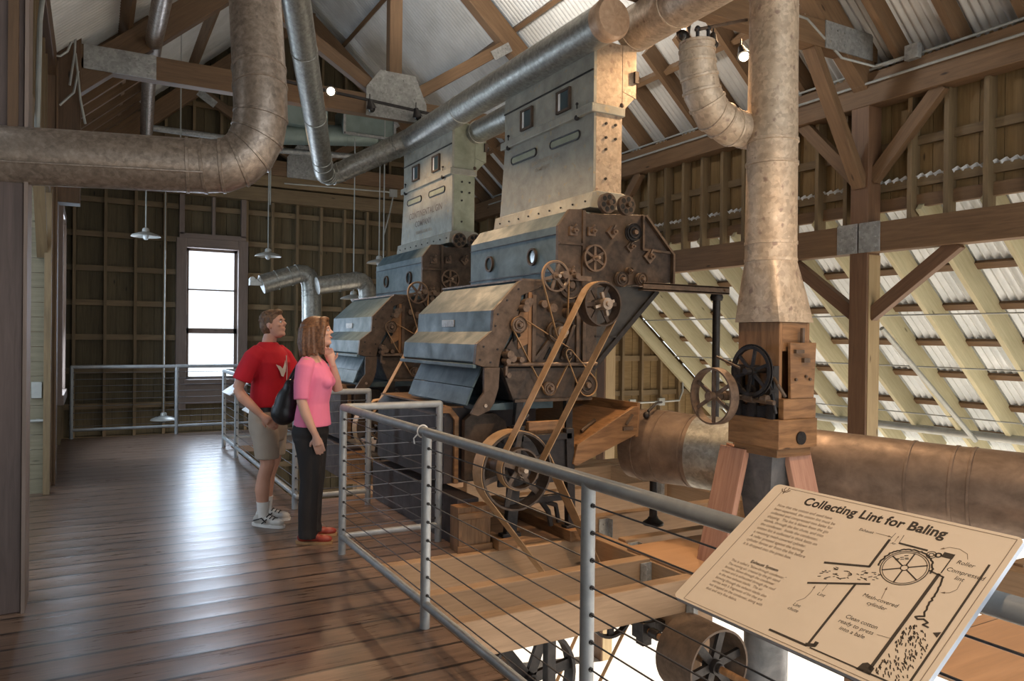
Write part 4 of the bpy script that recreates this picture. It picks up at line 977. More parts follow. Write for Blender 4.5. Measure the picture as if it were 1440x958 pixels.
    P('blue_tray',[(2.62,1.02),(2.62,1.06),(3.3,1.10),(3.3,1.02)],5.2,6.6,'blue')
    mb=MB(); mb.bb(2.95,3.28,4.99,5.04,.87,.94); mb.bb(2.98,3.28,5.06,5.4,.45,.86); mb.split('cross_board','oldwood',root,bevel=.004)
    # wooden chute towards the duct
    P('chute_side',[(3.32,.60),(3.35,.58),(3.95,.80),(3.97,1.03),(3.92,1.03),(3.36,.75)],4.92,4.96,'oldwood',bv=.003)
    mb=MB(); mb.slab((3.34,4.96,.66),(0,1.3,0),(.60,0,.30),(-.45,0,1),.03); mb.build('chute_boards','oldwood',root)
    mb=MB(); mb.slab((3.94,4.93,.78),(0,1.35,0),(.02,0,.28),(1,0,0),.03); mb.bb(3.3,3.96,6.2,6.25,.7,1.1); mb.bb(3.45,3.97,5.6,5.66,1.03,1.07); mb.split('chute_end','oldwood',root)
    mb=MB(); mb.bb(3.80,3.90,4.905,4.92,.84,.87); mb.box((3.86,4.91,.93),(.1,.02,.02),Matrix.Rotation(-.9,3,'Y')); mb.tube([(3.55,5.15,.82),(3.72,5.2,.9)],.015,8); mb.tube([(3.45,5.4,.80),(3.52,5.42,.84)],.02,8); mb.split('chute_latch','brown',root)
M['porthole']=plain('porthole_glass',(.05,.08,.09),.12)
M['hopper']=metal('dark_hopper_steel',(.035,.035,.036),(.075,.07,.065),.45,.5,6,False)
g1=empty('cotton_gin',(3.0,5.1,0),'nearer slate-blue cotton gin machine with big belt pulleys, in the centre','cotton gin','cotton gin machines side by side')
gin(g1)
DY=2.85
g2=copy_tree(g1); g2.location=(3.0,5.1+DY,0); g2['label']='farther slate-blue cotton gin machine, left of the nearer one'
# trough along each machine
def trough(dy,lab):
    t=empty('seed_trough',(2.5,5.05+dy,0),lab,'trough','seed troughs')
    mb=MB(); mb.bb(2.42,2.60,5.14+dy,7.1+dy,.0,.36); mb.build('box','purple',t,bevel=.004)
    mb=MB(); mb.bb(2.36,2.63,5.00+dy,5.14+dy,0,.33); mb.build('end_board','oldwood',t,bevel=.003)
    mb=MB(); mb.bb(2.35,2.64,4.98+dy,5.0+dy,0,.05); mb.bb(2.35,2.64,4.98+dy,5.0+dy,.24,.29); mb.bb(2.36,2.39,4.985+dy,5.0+dy,.05,.24); mb.build('end_trim','oldwood',t,bevel=.003)
trough(0,'long dark trough with orange wooden end board at the foot of the nearer machine')
trough(DY,'dark trough with lit orange end board at the foot of the farther machine')
# tin towers
def tower(dy,lab,side,txt):
    t=empty('tin_tower',(3.8,5.2+dy,2.7),lab,'sheet metal tower','tin towers above the gin machines')
    y0=5.2+dy
    def px_(name,poly,x0,x1,mat,bv=.003): return MB().prism(poly,x0,x1,'x').build(name,mat,t,bevel=bv)
    px_('lower_panel',[(y0,2.80),(y0+1.66,2.80),(y0+1.56,3.54),(y0,3.54)],3.675,3.70,'tower')
    px_('side_column',[(y0,2.80),(y0+1.62,2.80),(y0+1.54,3.54),(y0,3.54)],3.70,3.97,side)
    px_('upper_panel',[(y0,3.54),(y0+1.56,3.54),(y0+1.56,4.10),(y0,4.10)],3.67,3.70,'tower')
    px_('upper_box',[(y0+.002,3.54),(y0+1.5,3.54),(y0+1.5,4.12),(y0+.002,4.12)],3.70,3.97,side)
    mb=MB(); mb.prism([(3.97,3.72),(4.12,3.68),(4.12,4.14),(3.97,4.12)],y0,y0+1.5); mb.prism([(3.97,3.54),(3.97,3.72),(4.1,3.68)],y0,y0+.02); mb.build('rear_box',side,t,bevel=.003)
    mb=MB(); mb.bb(3.64,3.66,y0-.02,y0+1.6,3.50,3.575); mb.bb(3.655,3.99,y0-.02,y0+1.58,3.50,3.575); mb.build('ledge_band','tower',t,bevel=.006)
    mb=MB(); a=len(mb.v)
    mb.prism([(3.625,2.69),(3.645,2.82),(3.69,2.835),(3.97,2.835),(4.01,2.82),(4.02,2.69)],y0-.03,y0+1.70); mb.build('base_flange','tower',t,bevel=.004)
    mb=MB(); mb.beam((3.665,y0+.0,3.86),(3.665,y0+1.56,3.86),.012,.012); mb.build('crease','black',t)
    mb=MB()
    for y in(y0+.45,y0+1.1):
        for z in(2.76,): pass
    for i in range(9):
        mb.cyl((3.63,y0+.05+i*.19,2.75),(1,0,.1),.008,.012,6)
    for z in(3.42,3.30,3.2,2.95): mb.cyl((3.80,y0-.005,z),(0,1,0),.012,.012,8)
    for z in(3.42,3.3): mb.cyl((3.90,y0-.005,z),(0,1,0),.012,.012,8)
    mb.split('rivet','black',t)
    for ya in(y0+.93,y0+.20):
        mb=MB(); r=.036; L=.48
        prof=[]
        for i in range(17): a=-PI/2+PI*i/16; prof.append((ya+L-r+r*math.cos(a),3.36+r*math.sin(a)))
        for i in range(17): a=PI/2+PI*i/16; prof.append((ya+r+r*math.cos(a),3.36+r*math.sin(a)))
        mb.tube([(3.668,y,z) for y,z in prof],.008,8,closed=True); mb.build('grip_slot','black',t)
        mb=MB(); mb.prism([(y,z) for y,z in prof],3.668,3.673,'x'); mb.build('slot_recess','tower2',t)
    for y in(y0+.45,y0+1.10):
        mb=MB(); 
        for dy_,dz,sy,sz in((-.1,0,.02,.2),(.1,0,.02,.2),(0,.09,.2,.02),(0,-.09,.2,.02)): mb.box((3.66,y+dy_,3.71+dz),(.03,sy,sz))
        f=mb.build('inspection_window','brown',t); mb=MB(); mb.box((3.664,y,3.71),(.008,.18,.17)); mb.build('window_pane',M['porthole'],f); mb=MB(); mb.box((3.658,y+.07,3.71),(.006,.03,.16)); mb.build('paper_edge','white',f)
    mb=MB()
    for y in(y0+.22,y0+1.45): mb.sphere((3.65,y,3.50),.025,8,6); mb.tube([(3.65,y,3.5),(3.65,y,3.62)],.006,6); mb.sphere((3.65,y,3.62),.014,8,6)
    mb.split('latch_knob','black',t)
    mb=MB(); mb.sphere((3.97,y0+.02,3.60),.03,8,6); mb.box((4.11,y0+.0,3.86),(.04,.05,.1)); mb.split('hinge_lug','brown',t)
    eu,ev=(0,-1,0),(0,0,1)
    for s,size,yc,z,xs,col in txt: text(s,size,col,t,(3.6735,yc+dy,z),eu,ev,'CENTER',name='stencil_lettering',spacing=1.05,xs=xs,offset=.001)
M['stencil1']=plain('ghost_stencil',(.36,.30,.225),.7)
tower(0,'nearer pale tin tower above the machine, faint worn lettering and two long grip slots','galvwarm',[('CONTINENTAL GIN',.055,5.98,3.235,1.0,'stencil1'),('COMPANY',.055,6.03,3.165,1.0,'stencil1')])
tower(DY,'farther tin tower stencilled CONTINENTAL GIN COMPANY, above the farther machine','tower2',[('CONTINENTAL GIN',.115,6.02,3.13,1.0,'stencil'),('COMPANY',.105,6.08,3.01,1.0,'stencil'),('BIRMINGHAM, ALA.',.06,6.05,2.91,1.0,'stencil1')])
# arm and pipe post right of the nearer machine
ap=empty('steel_post',(5.0,5.1,0),'dark pipe post carrying a level iron arm from the nearer machine','post')
mb=MB(); mb.tube([(5.0,5.1,-.02),(5.0,5.1,2.0)],.035,14); mb.lathe([(.08,0),(.08,.02),(.045,.05)],(5.0,5.1,-.02),(0,0,1),16); mb.lathe([(.05,0),(.06,.03),(.05,.06)],(5.0,5.1,1.95),(0,0,1),16); mb.build('pipe','black',ap)
mb=MB(); mb.bb(4.08,5.08,5.02,5.03,2.01,2.07); mb.bb(4.08,5.08,5.02,5.09,2.06,2.075); mb.bb(4.08,5.08,5.02,5.09,2.005,2.02); mb.cyl((5.02,5.01,2.04),(0,1,0),.012,.02,8); mb.build('arm','brown',ap)
# ---------------------------------------------------------------- wheels below the floor
def under(name,x,y,z,r,w,lab,sp=6,mat='black',rim=.02,tw=0,st=.02,spw=.05,fo=0):
    t=empty(name,(x,y,z),lab,'pulley')
    mb=MB(); wheel(mb,(x,y,z),(0,1,0),r,w,0,rim,.001); mb.build('rim',mat,t); mb=MB(); mb.cyl((x,y-fo,z),(0,1,0),.045,.10,14); mb.cyl((x,y-fo-.06,z),(0,1,0),.03,.03,12); mb.build('hub','black',t)
    for i in range(sp):
        a=tw+2*PI*i/sp; d=V((math.cos(a),0,math.sin(a))); c=V((x,y-fo,z)); mb=MB(); mb.beam(c+d*.035,c+d*(r-rim*.5),spw,st,(0,1,0)); mb.build('spoke','black',t)
    return t
SX,SZ=3.39,-.435
under('drum_pulley',SX,3.55,SZ,.24,.32,'wide drum pulley with black spokes below the sign corner',6,'brown',.014,.2,.025,.05,.10)
under('spoked_pulley',SX,4.50,SZ,.20,.05,'spoked iron pulley further along the same underfloor shaft',6,'black',.02,.5)
under('spoked_pulley',2.42,4.06,-.56,.325,.10,'large black spoked pulley below the joists at bottom centre',6,'black',.022,.15,.03,.065)
under('spoked_pulley',4.45,3.0,-.95,.20,.12,'small dark pulley half hidden under the sign right of the downpipe',5,'black',.02)
sh=empty('line_shaft',(SX,3.6,SZ),'rusty underfloor line shaft carrying the drum pulley','shaft')
mb=MB(); mb.cyl((SX,3.9,SZ),(0,1,0),.022,2.6,14); mb.build('rod','oldwood',sh)
mb=MB()
mb.box((SX,4.12,SZ),(.12,.12,.12)); mb.box((SX,4.12,SZ+.08),(.07,.1,.05)); mb.cyl((SX-.03,4.12,SZ+.12),(0,0,1),.015,.05,8); mb.cyl((SX+.03,4.12,SZ+.12),(0,0,1),.015,.05,8); mb.cyl((SX,4.0,SZ),(0,1,0),.035,.08,12); mb.bb(SX+.02,SX+.16,4.08,4.16,SZ-.04,SZ+.04); mb.box((SX,4.12,SZ-.08),(.08,.08,.06)); mb.build('bearing_block','black',sh,bevel=.005)
under('belt_pulley',SX,4.75,SZ,.165,.14,'small underfloor pulley taking the wide leather belt from the flywheel',6,'black',.02)
s2=empty('line_shaft',(2.42,4.1,-.56),'short underfloor shaft with bearing through the large black pulley','shaft')
mb=MB(); mb.cyl((2.42,4.0,-.56),(0,1,0),.022,1.1,14); mb.build('rod','brown',s2)
mb=MB(); mb.box((2.42,3.82,-.56),(.13,.14,.12)); mb.cyl((2.42,3.72,-.56),(0,1,0),.045,.06,12); mb.bb(2.39,2.45,3.79,3.85,-.52,-.22); mb.build('bearing_block','black',s2,bevel=.005)
mb=MB(); belt(mb,[(2.42,-.56,.325),(2.1,-2.9,.2)],4.06,4.13); tag(mb.build('flat_belt','belt'),'flat leather belt dropping from the large black underfloor pulley','belt')
mb=MB(); belt(mb,[(SX,SZ,.20),(2.3,-2.2,.12)],4.485,4.515); tag(mb.build('flat_belt','belt'),'thin belt slanting down from the spoked pulley under the second joist','belt')
timber('hanger_post',3.56,3.68,3.98,4.10,-3.3,-.42,'oldwood','brown timber post beneath the girder behind the drum pulley','post')
timber('hanger_post',4.05,4.17,4.25,4.37,-3.3,-.3,'joist','timber post under the floor beside the downpipe','post')
mb=MB(); mb.box((2.95,5.6,-.9),(.12,.05,.2)); tag(mb.build('switch_box','whitepanel',bevel=.01),'small white switch box seen below the joists','box')
# ---------------------------------------------------------------- visitors
def limb(mb,pts,rr,n=14): mb.tube(pts,rr,n)
def hand(mb,w,d,side,curl=.5,nrm=(0,1,0),s=1):
    """palm and five fingers from wrist w along d"""
    w=V(w); d=V(d).normalized(); nrm=V(nrm); nrm=(nrm-d*nrm.dot(d)).normalized(); a=d.cross(nrm)
    mb.tube([w-d*.02,w+d*.03*s,w+d*.085*s],[.025*s,.03*s,.032*s],10)
    B=Matrix((a,nrm,d)).transposed()
    mb.sphere(w+d*.055*s,(.040*s,.017*s,.05*s),12,8,B)
    for i,l in enumerate((.068,.078,.072,.055)):
        o=w+a*(i-1.5)*.0215*s+d*.09*s; k=curl
        p1=o+d*l*.45*s+nrm*l*.12*k*s; p2=p1+(d*(1-.5*k)+nrm*.8*k).normalized()*l*.32*s; p3=p2+(d*(1-k)+nrm*1.2*k).normalized()*l*.28*s
        mb.tube([o-d*.02*s,o,p1,p2,p3],[.0095*s,.0092*s,.0086*s,.008*s,.0068*s],8)
    o=w+d*.03*s-a*.035*s*side; t=(d*.8-a*.6*side+nrm*.35).normalized(); mb.tube([o+a*.012*side,o+t*.03*s,o+t*.055*s+d*.012*s],[.013*s,.011*s,.009*s],8)
def head(mb,c,R,s=1,fem=False):
    c=V(c); P=lambda x,y,z:c+R@V((x,y,z))*s
    sp=lambda p,r,rot=None:mb.sphere(P(*p),[q*s for q in r],18,12,R@(Matrix.Rotation(rot,3,'Y') if rot else Matrix.Identity(3)))
    sp((-.012,0,.03),(.098,.077,.095)); sp((.018,0,-.02),(.070,.064,.088)); sp((.03,0,-.075),(.052,.048,.040)); sp((.070,0,-.088),(.020,.024,.020))
    sp((.078,0,.035),(.016,.045,.012)); sp((.088,0,.012),(.012,.010,.026),-.25); sp((.102,0,-.006),(.014,.0125,.011)); sp((.092,.011,-.012),(.009,.008,.007)); sp((.092,-.011,-.012),(.009,.008,.007))
    sp((.083,0,-.044),(.012,.024,.007)); sp((.080,0,-.057),(.012,.021,.008))
    for q in(-1,1):
        sp((.060,q*.040,-.012),(.022,.018,.018)); sp((-.008,q*.076,-.005),(.018,.008,.030),.2); sp((-.002,q*.074,-.022),(.010,.008,.012))
def shoe(parent,x,y,ang,mat,solemat,name,L=.29,h=.075):
    R=Matrix.Rotation(ang,3,'Z'); T=lambda p:V((x,y,0))+R@V(p)
    mb=MB(); mb.sphere((.135,0,.045),(.075,.045,.036),16,10); mb.sphere((.05,0,.055),(.085,.040,.045),16,10); mb.sphere((-.035,0,.055),(.058,.038,.048),16,10); mb.tube([(-.03,0,.05),(-.035,0,h+.025)],[.04,.036],14)
    s=mb.build(name,mat,parent,remesh=.008,smoothit=2,xf=T)
    mb=MB(); pl=[]
    for i in range(28):
        a=2*PI*i/28; px=.055+.155*math.cos(a); w=.043*(1+.12*math.cos(a))*(abs(math.sin(a))**.8)*(1 if math.sin(a)>0 else -1); pl.append((px,w))
    mb.prism(pl,.0,.024,'z'); mb.build('sole',solemat,s,xf=lambda p:T(p))
    return s
def place(name,loc,th,label):
    e=empty(name,loc,label,'person'); return e
def person_body(parent,root,build_fn,mat,vox): pass
# --- man
def local_xf(loc,th):
    Rz=Matrix.Rotation(th,3,'Z'); L=V(loc); return lambda p:L+Rz@V(p)
def make_man():
    loc=V((1.32,6.52,0)); th=math.radians(-42); X=local_xf(loc,th)
    root=empty('person',loc,'person in red T-shirt, khaki shorts and white sneakers, hand at hip, looking up','person')
    mb=MB()
    # torso, neck
    mb.rings([(-.02,0,.86,.10,.15),(-.02,0,.95,.12,.165),(-.01,0,1.08,.12,.155),(0,0,1.22,.12,.16),(-.005,0,1.35,.115,.175),(-.02,0,1.46,.085,.165),(-.03,0,1.51,.06,.10)],20)
    limb(mb,[(-.035,0,1.45),(-.02,0,1.53),(.0,0,1.60)],[.068,.058,.056],16)
    RH=Matrix.Rotation(-.16,3,'Y')@Matrix.Rotation(0.05,3,'Z')
    head(mb,(.025,0,1.675),RH,1.0)
    # arms (right = toward the camera)
    limb(mb,[(-.03,-.155,1.44),(-.05,-.20,1.40),(-.10,-.235,1.28),(-.15,-.255,1.15)],[.055,.056,.049,.041])
    limb(mb,[(-.15,-.255,1.15),(-.10,-.26,1.08),(.0,-.245,.99),(.055,-.225,.935)],[.041,.045,.035,.026])
    hand(mb,(.055,-.225,.935),(.75,.15,-.62),1,.45,(0,1,0))
    limb(mb,[(-.02,.155,1.44),(0,.20,1.40),(.06,.235,1.28),(.11,.245,1.18)],[.055,.056,.049,.042])
    limb(mb,[(.11,.245,1.18),(.17,.22,1.11),(.25,.17,1.07)],[.042,.042,.027])
    hand(mb,(.25,.17,1.07),(.8,-.5,.1),-1,.5,(0,0,-1))
    # legs
    for y,x in((-.10,.03),(.095,-.06)):
        limb(mb,[(-.02,y*.9,.90),(-.005+x*.3,y,.75),(x*.7+.02,y*1.05,.52),(x*.8-.02,y*1.05,.40),(x*.9-.035,y*1.05,.30),(x-.03,y*1.05,.12),(x-.03,y*1.05,.06)],[.095,.088,.058,.055,.060,.038,.036],16)
    mb.build('body','skin',root,remesh=.0065,smoothit=2,xf=X)
    # hair
    mb=MB(); c=V((.025,0,1.675)); P=lambda x,y,z:c+RH@V((x,y,z))
    mb.sphere(P(-.022,0,.048),(.100,.083,.086),20,14,RH); mb.sphere(P(-.055,0,.0),(.066,.076,.085),18,12,RH); mb.sphere(P(.045,0,.10),(.042,.055,.026),14,10,RH)
    for q in(-1,1): mb.sphere(P(-.005,q*.068,.03),(.034,.014,.034),12,8,RH)
    for i in range(60):
        a=random.uniform(0,2*PI); t=random.uniform(.0,1.1); d=V((math.cos(a)*math.cos(t),math.sin(a)*math.cos(t),math.sin(t)))
        if d.x>.6 and d.z<.6: continue
        mb.sphere(P(-.02+d.x*.096,d.y*.080,.045+d.z*.084),.012,8,6)
    mb.build('hair','hairm',root,remesh=.0055,smoothit=1,xf=X)
    mb=MB()
    for q in(-1,1): mb.sphere(P(.079,q*.030,.012),(.009,.012,.008),10,8,RH)
    mb.build('eyes','white',root,xf=X)
    mb=MB()
    for q in(-1,1): mb.sphere(P(.086,q*.030,.012),(.004,.006,.006),8,6,RH); mb.sphere(P(.086,q*.032,.034),(.006,.018,.0045),10,6,RH)
    mb.build('brows','hairm',root,xf=X)
    # T-shirt
    mb=MB()
    mb.rings([(-.015,0,.99,.150,.185),(-.01,0,1.10,.148,.18),(.0,0,1.22,.142,.18),(-.002,0,1.36,.145,.200),(-.018,0,1.445,.118,.192),(-.028,0,1.495,.090,.135),(-.028,0,1.53,.070,.080)],24)
    limb(mb,[(-.025,-.13,1.45),(-.045,-.205,1.40),(-.085,-.235,1.30),(-.115,-.25,1.215)],[.072,.078,.077,.078],18)
    limb(mb,[(-.02,.13,1.45),(.0,.205,1.40),(.05,.235,1.30),(.08,.24,1.24)],[.072,.078,.077,.078],18)
    sh=mb.build('t_shirt','red',root,remesh=.009,smoothit=4,xf=X)
    # white printed emblem on the chest
    def chest(y,z,off=.006):
        w=.205 if z>1.3 else .19; rx=.147
        return V((rx*math.sqrt(max(0,1-(y/w)**2))+off,y,z))
    mb=MB()
    bird=[(-.085,1.335),(-.06,1.325),(-.045,1.305),(-.030,1.335),(-.022,1.36),(-.015,1.325),(-.018,1.295),(-.035,1.265),(-.05,1.27),(-.062,1.30)]
    bird=[(-.05+(a+.045)*1.5,1.31+(b-1.31)*1.5) for a,b in bird]
    bird=[(a-.02,b) for a,b in bird]
    cc=(-.060,1.305)
    for i in range(len(bird)):
        a,b=bird[i],bird[(i+1)%len(bird)]; base=len(mb.v); mb.v+=[chest(*cc,.010),chest(*a,.008),chest(*b,.008)]; mb.face([base,base+1,base+2],[(0,0)]*3)
    mb.tube([chest(-.02,1.42),chest(-.012,1.36),chest(-.006,1.28),chest(-.012,1.20),chest(-.004,1.17)],.004,6); mb.tube([chest(-.018,1.20),chest(-.008,1.165),chest(.012,1.18)],.006,6)
    mb.build('shirt_emblem','white',sh,xf=X,smooth=0)
    # belt + shorts
    mb=MB(); mb.rings([(-.018,0,.955,.146,.182),(-.018,0,1.0,.144,.180)],24); bl=mb.build('belt','blackleather',root,xf=X)
    mb=MB()
    mb.rings([(-.02,0,.70,.12,.15),(-.022,0,.80,.145,.185),(-.022,0,.90,.148,.19),(-.02,0,.975,.143,.18)],24)
    for y,x in((-.10,.03),(.095,-.06)): mb.rings([(.015+x*.7,y*1.06,.565,.098,.095),(.01+x*.6,y*1.05,.66,.105,.10),(.0+x*.3,y,.78,.112,.10),(-.01,y*.9,.86,.115,.10)],20)
    mb.build('shorts','khaki',root,remesh=.009,smoothit=3,xf=X)
    # socks and shoes
    for (x,y) in((0,-.105),(-.09,.10)):
        mb=MB(); mb.tube([(x,y,.06),(x,y,.12),(x+.002,y,.20)],[.045,.046,.053],16); mb.tube([(x+.002,y,.197),(x+.002,y,.205)],[.055,.055],16); mb.build('sock','white',root,xf=X)
    e=root
    for (x,y,a) in((0.0,-.105,-.1),(-.09,.10,.15)):
        R=Matrix.Rotation(th+a,3,'Z'); p=X((x,y,0)); 
        s=shoe2(root,p,R,'sneaker','sneakerwhite','white')
        mb=MB()
        for k in range(3): mb.tube([p+R@V((.06+k*.03,-.035,.085-k*.008)),p+R@V((.062+k*.03,0,.101-k*.009)),p+R@V((.06+k*.03,.035,.085-k*.008))],.0045,6)
        mb.tube([p+R@V((-.06,-.041,.05)),p+R@V((.02,-.043,.075)),p+R@V((.06,-.044,.045))],.006,6); mb.tube([p+R@V((.02,-.043,.03)),p+R@V((.07,-.044,.07))],.005,6)
        mb.build('laces_and_trim','blackleather',s)
def shoe2(root,p,R,name,mat,sole,low=False):
    T=lambda q:V(p)+R@V(q)
    mb=MB(); mb.sphere((.135,0,.042),(.075,.044,.034),16,10); mb.sphere((.05,0,.052),(.085,.040,.044 if not low else .036),16,10); mb.sphere((-.035,0,.052),(.058,.038,.046 if not low else .04),16,10)
    if not low: mb.tube([(-.02,0,.05),(-.02,0,.105)],[.044,.046],14)
    s=mb.build(name,mat,root,remesh=.008,smoothit=2,xf=T)
    mb=MB(); pl=[]
    for i in range(28):
        a=2*PI*i/28; w=.046*(1+.12*math.cos(a))*(abs(math.sin(a))**.7)*(1 if math.sin(a)>0 else -1); pl.append((.055+.158*math.cos(a),w))
    mb.prism(pl,.001,.024,'z'); mb.build('sole',sole,s,xf=T); return s
M['sneakerwhite']=plain('sneaker_leather',(.55,.52,.48),.5)
make_man()
def make_woman():
    loc=V((1.50,5.84,0)); th=math.radians(-24); X0=local_xf(loc,th); X=lambda p:X0(V((p[0]*1.07,p[1]*1.07,p[2])))
    root=empty('person',loc,'person in pink top and black trousers with shoulder-length auburn hair, hand at chin','person')
    mb=MB()
    mb.rings([(-.01,0,.84,.10,.15),(-.01,0,.93,.115,.17),(0,0,1.06,.095,.135),(.01,0,1.20,.105,.14),(.01,0,1.30,.11,.15),(-.01,0,1.39,.08,.145),(-.02,0,1.44,.055,.09)],20)
    limb(mb,[(-.025,0,1.40),(-.008,0,1.48),(.012,0,1.54)],[.055,.046,.047],16)
    RH=Matrix.Rotation(-.12,3,'Y')
    hc=V((.035,0,1.612)); head(mb,hc,RH,.95)
    limb(mb,[(-.02,-.135,1.39),(-.03,-.175,1.35),(-.045,-.20,1.22),(-.04,-.215,1.10)],[.045,.046,.041,.035])
    limb(mb,[(-.04,-.215,1.10),(-.01,-.215,1.0),(.03,-.205,.90),(.055,-.195,.84)],[.036,.036,.028,.022])
    hand(mb,(.055,-.195,.84),(.25,.05,-.95),1,.35,(0,1,0),.93)
    limb(mb,[(-.01,.135,1.39),(.01,.175,1.35),(.09,.19,1.24),(.16,.15,1.16)],[.045,.046,.041,.036])
    limb(mb,[(.16,.15,1.16),(.15,.09,1.26),(.13,.035,1.38)],[.036,.032,.022])
    hand(mb,(.13,.035,1.37),(-.22,-.12,.9),-1,.75,(0,-1,0),.93)
    for y in(-.09,.09): limb(mb,[(0,y*.9,.86),(0,y,.5),(-.02,y,.15),(-.02,y,.05)],[.08,.055,.036,.034],14)
    mb.build('body','skin2',root,remesh=.0065,smoothit=2,xf=X)
    P=lambda x,y,z:hc+RH@V((x,y,z))
    mb=MB()
    mb.sphere(P(-.022,0,.045),(.105,.092,.088),20,14,RH)
    mb.rings([(hc.x-.085,0,1.43,.045,.085),(hc.x-.075,0,1.47,.062,.108),(hc.x-.062,0,1.54,.075,.112),(hc.x-.048,0,1.62,.088,.104),(hc.x-.038,0,1.68,.09,.09)],24)
    for q in(-1,1):
        mb.tube([P(.055,q*.052,.098),P(.052,q*.080,.04),P(.030,q*.090,-.04),P(.012,q*.088,-.10),P(-.010,q*.085,-.15)],[.022,.025,.027,.027,.018],12)
        for k in range(9):
            x=-.10+k*.018; mb.tube([P(x*.8,q*(.086+.004*math.sin(k*2)),.05),P(x,q*(.100+.004*math.cos(k*3)),-.06),P(x-.008,q*(.098+.008*math.sin(k*5)),-.165-.012*math.sin(k*4))],[.013,.014,.010],8)
    for k in range(9):
        a=PI/2+PI*(k+.5)/9; c,s=math.cos(a),math.sin(a); mb.tube([P(-.03+.09*c,.09*s,.05),P(-.05+.09*c,.104*s,-.06),P(-.055+.085*c,.10*s,-.175-.01*math.sin(k*4))],[.016,.017,.011],8)
    mb.sphere(P(.050,0,.098),(.040,.060,.024),14,10,RH)
    mb.build('hair','hairw',root,remesh=.0055,smoothit=3,xf=X)
    mb=MB()
    for q in(-1,1): mb.sphere(P(.075,q*.028,.011),(.008,.011,.007),10,8,RH)
    mb.build('eyes','white',root,xf=X)
    mb=MB()
    for q in(-1,1): mb.sphere(P(.082,q*.028,.011),(.004,.006,.006),8,6,RH); mb.sphere(P(.081,q*.030,.031),(.005,.016,.003),10,6,RH)
    mb.build('brows','hairm',root,xf=X)
    mb=MB(); mb.sphere(P(.084,0,-.046),(.012,.021,.007),12,8,RH); mb.build('lips','lip',root,xf=X)
    # pink top
    mb=MB()
    mb.rings([(0,0,.895,.132,.182),(0,0,.98,.122,.168),(.005,0,1.07,.112,.155),(.015,0,1.18,.122,.158),(.018,0,1.27,.128,.168),(-.002,0,1.35,.105,.168),(-.015,0,1.40,.078,.125),(-.02,0,1.425,.062,.085)],24)
    for q in(-1,1): mb.sphere((.088,q*.072,1.235),(.066,.066,.062),16,12)
    limb(mb,[(-.018,-.11,1.385),(-.03,-.178,1.345),(-.043,-.20,1.22),(-.043,-.212,1.11)],[.058,.062,.056,.052],16)
    limb(mb,[(-.012,.11,1.385),(.01,.175,1.345),(.08,.19,1.25),(.12,.175,1.20)],[.058,.062,.056,.054],16)
    mb.build('knit_top','pink',root,remesh=.008,smoothit=3,xf=X)
    # trousers
    mb=MB()
    mb.rings([(-.015,0,.76,.115,.155),(-.015,0,.84,.132,.178),(-.008,0,.92,.118,.165)],24)
    for y in(-.088,.088): mb.rings([(-.005,y*1.05,.045,.072,.070),(-.012,y*1.05,.12,.066,.062),(-.01,y*1.05,.30,.070,.064),(.006,y*1.02,.48,.073,.070),(.0,y,.65,.088,.080),(-.012,y*.92,.80,.108,.088)],20)
    mb.build('trousers','trousers',root,remesh=.009,smoothit=3,xf=X)
    for (x,y,a) in((-.01,-.095,-.08),(-.01,.095,.15)):
        R=Matrix.Rotation(th+a,3,'Z'); p=X((x,y,0)); s=shoe2(root,p,R@Matrix.Diagonal((.9,.9,.9)),'shoe','redleather','belt',True)
    # handbag slung behind her back
    bg=empty('shoulder_bag',X((-.17,.06,.93)),'slouchy black leather shoulder bag hanging behind the person in pink','bag')
    mb=MB(); mb.sphere((-.20,.05,1.05),(.085,.07,.15),18,12,Matrix.Rotation(.18,3,'Y')); mb.sphere((-.215,.05,.985),(.095,.075,.10),18,12); mb.sphere((-.175,.05,1.15),(.05,.05,.10),14,10)
    mb.build('pouch','blackleather',bg,remesh=.008,smoothit=3,xf=X)
    mb=MB(); pp=[(-.16,.06,1.20),(-.135,.09,1.31),(-.075,.125,1.425),(.02,.13,1.425),(.115,.11,1.33)]
    mb.tube([(-.185,.04,1.16),(-.155,.075,1.26),(-.115,.12,1.38),(-.05,.145,1.428),(.0,.15,1.424)],.011,8); mb.tube([(-.215,.06,1.15),(-.175,.095,1.27),(-.125,.135,1.38),(-.05,.158,1.425)],.009,8); mb.build('strap','blackleather',bg,xf=X)
make_woman()
# ---------------------------------------------------------------- signs
SG='interpretive panels on the railing'
O=V((1.286,1.451,.949)); eu=V((.005,-1,0)).normalized(); ev=V((.374,.003,.251)).normalized(); en=eu.cross(ev)
W,H=.634,.451
sg=empty('interpretive_sign',O+eu*W/2,'tilted beige interpretive panel titled Collecting Lint for Baling on the near railing','sign')
def sp_(u,v,h=0): return O+eu*u+ev*v+en*h
def rrect(w0,h0,w1,h1,r,k=6):
    out=[]
    for cx,cy,a in((w1-r,h0+r,-PI/2),(w1-r,h1-r,0),(w0+r,h1-r,PI/2),(w0+r,h0+r,PI)):
        for i in range(k+1): t=a+PI/2*i/k; out.append((cx+r*math.cos(t),cy+r*math.sin(t)))
    return out
def plate_uv(mb,poly,h0,h1):
    base=len(mb.v); k=len(poly)
    for h in(h0,h1):
        for u,v in poly: mb.v.append(sp_(u,v,h))
    mb.face([base+k+i for i in range(k)],[(0,0)]*k); mb.face([base+i for i in range(k)][::-1],[(0,0)]*k)
    for i in range(k): j=(i+1)%k; mb.face([base+i,base+j,base+k+j,base+k+i],[(0,0)]*4)
sgn=1 if en.z>0 else -1
en_=en*sgn
def sp_(u,v,h=0): return O+eu*u+ev*v+en_*h
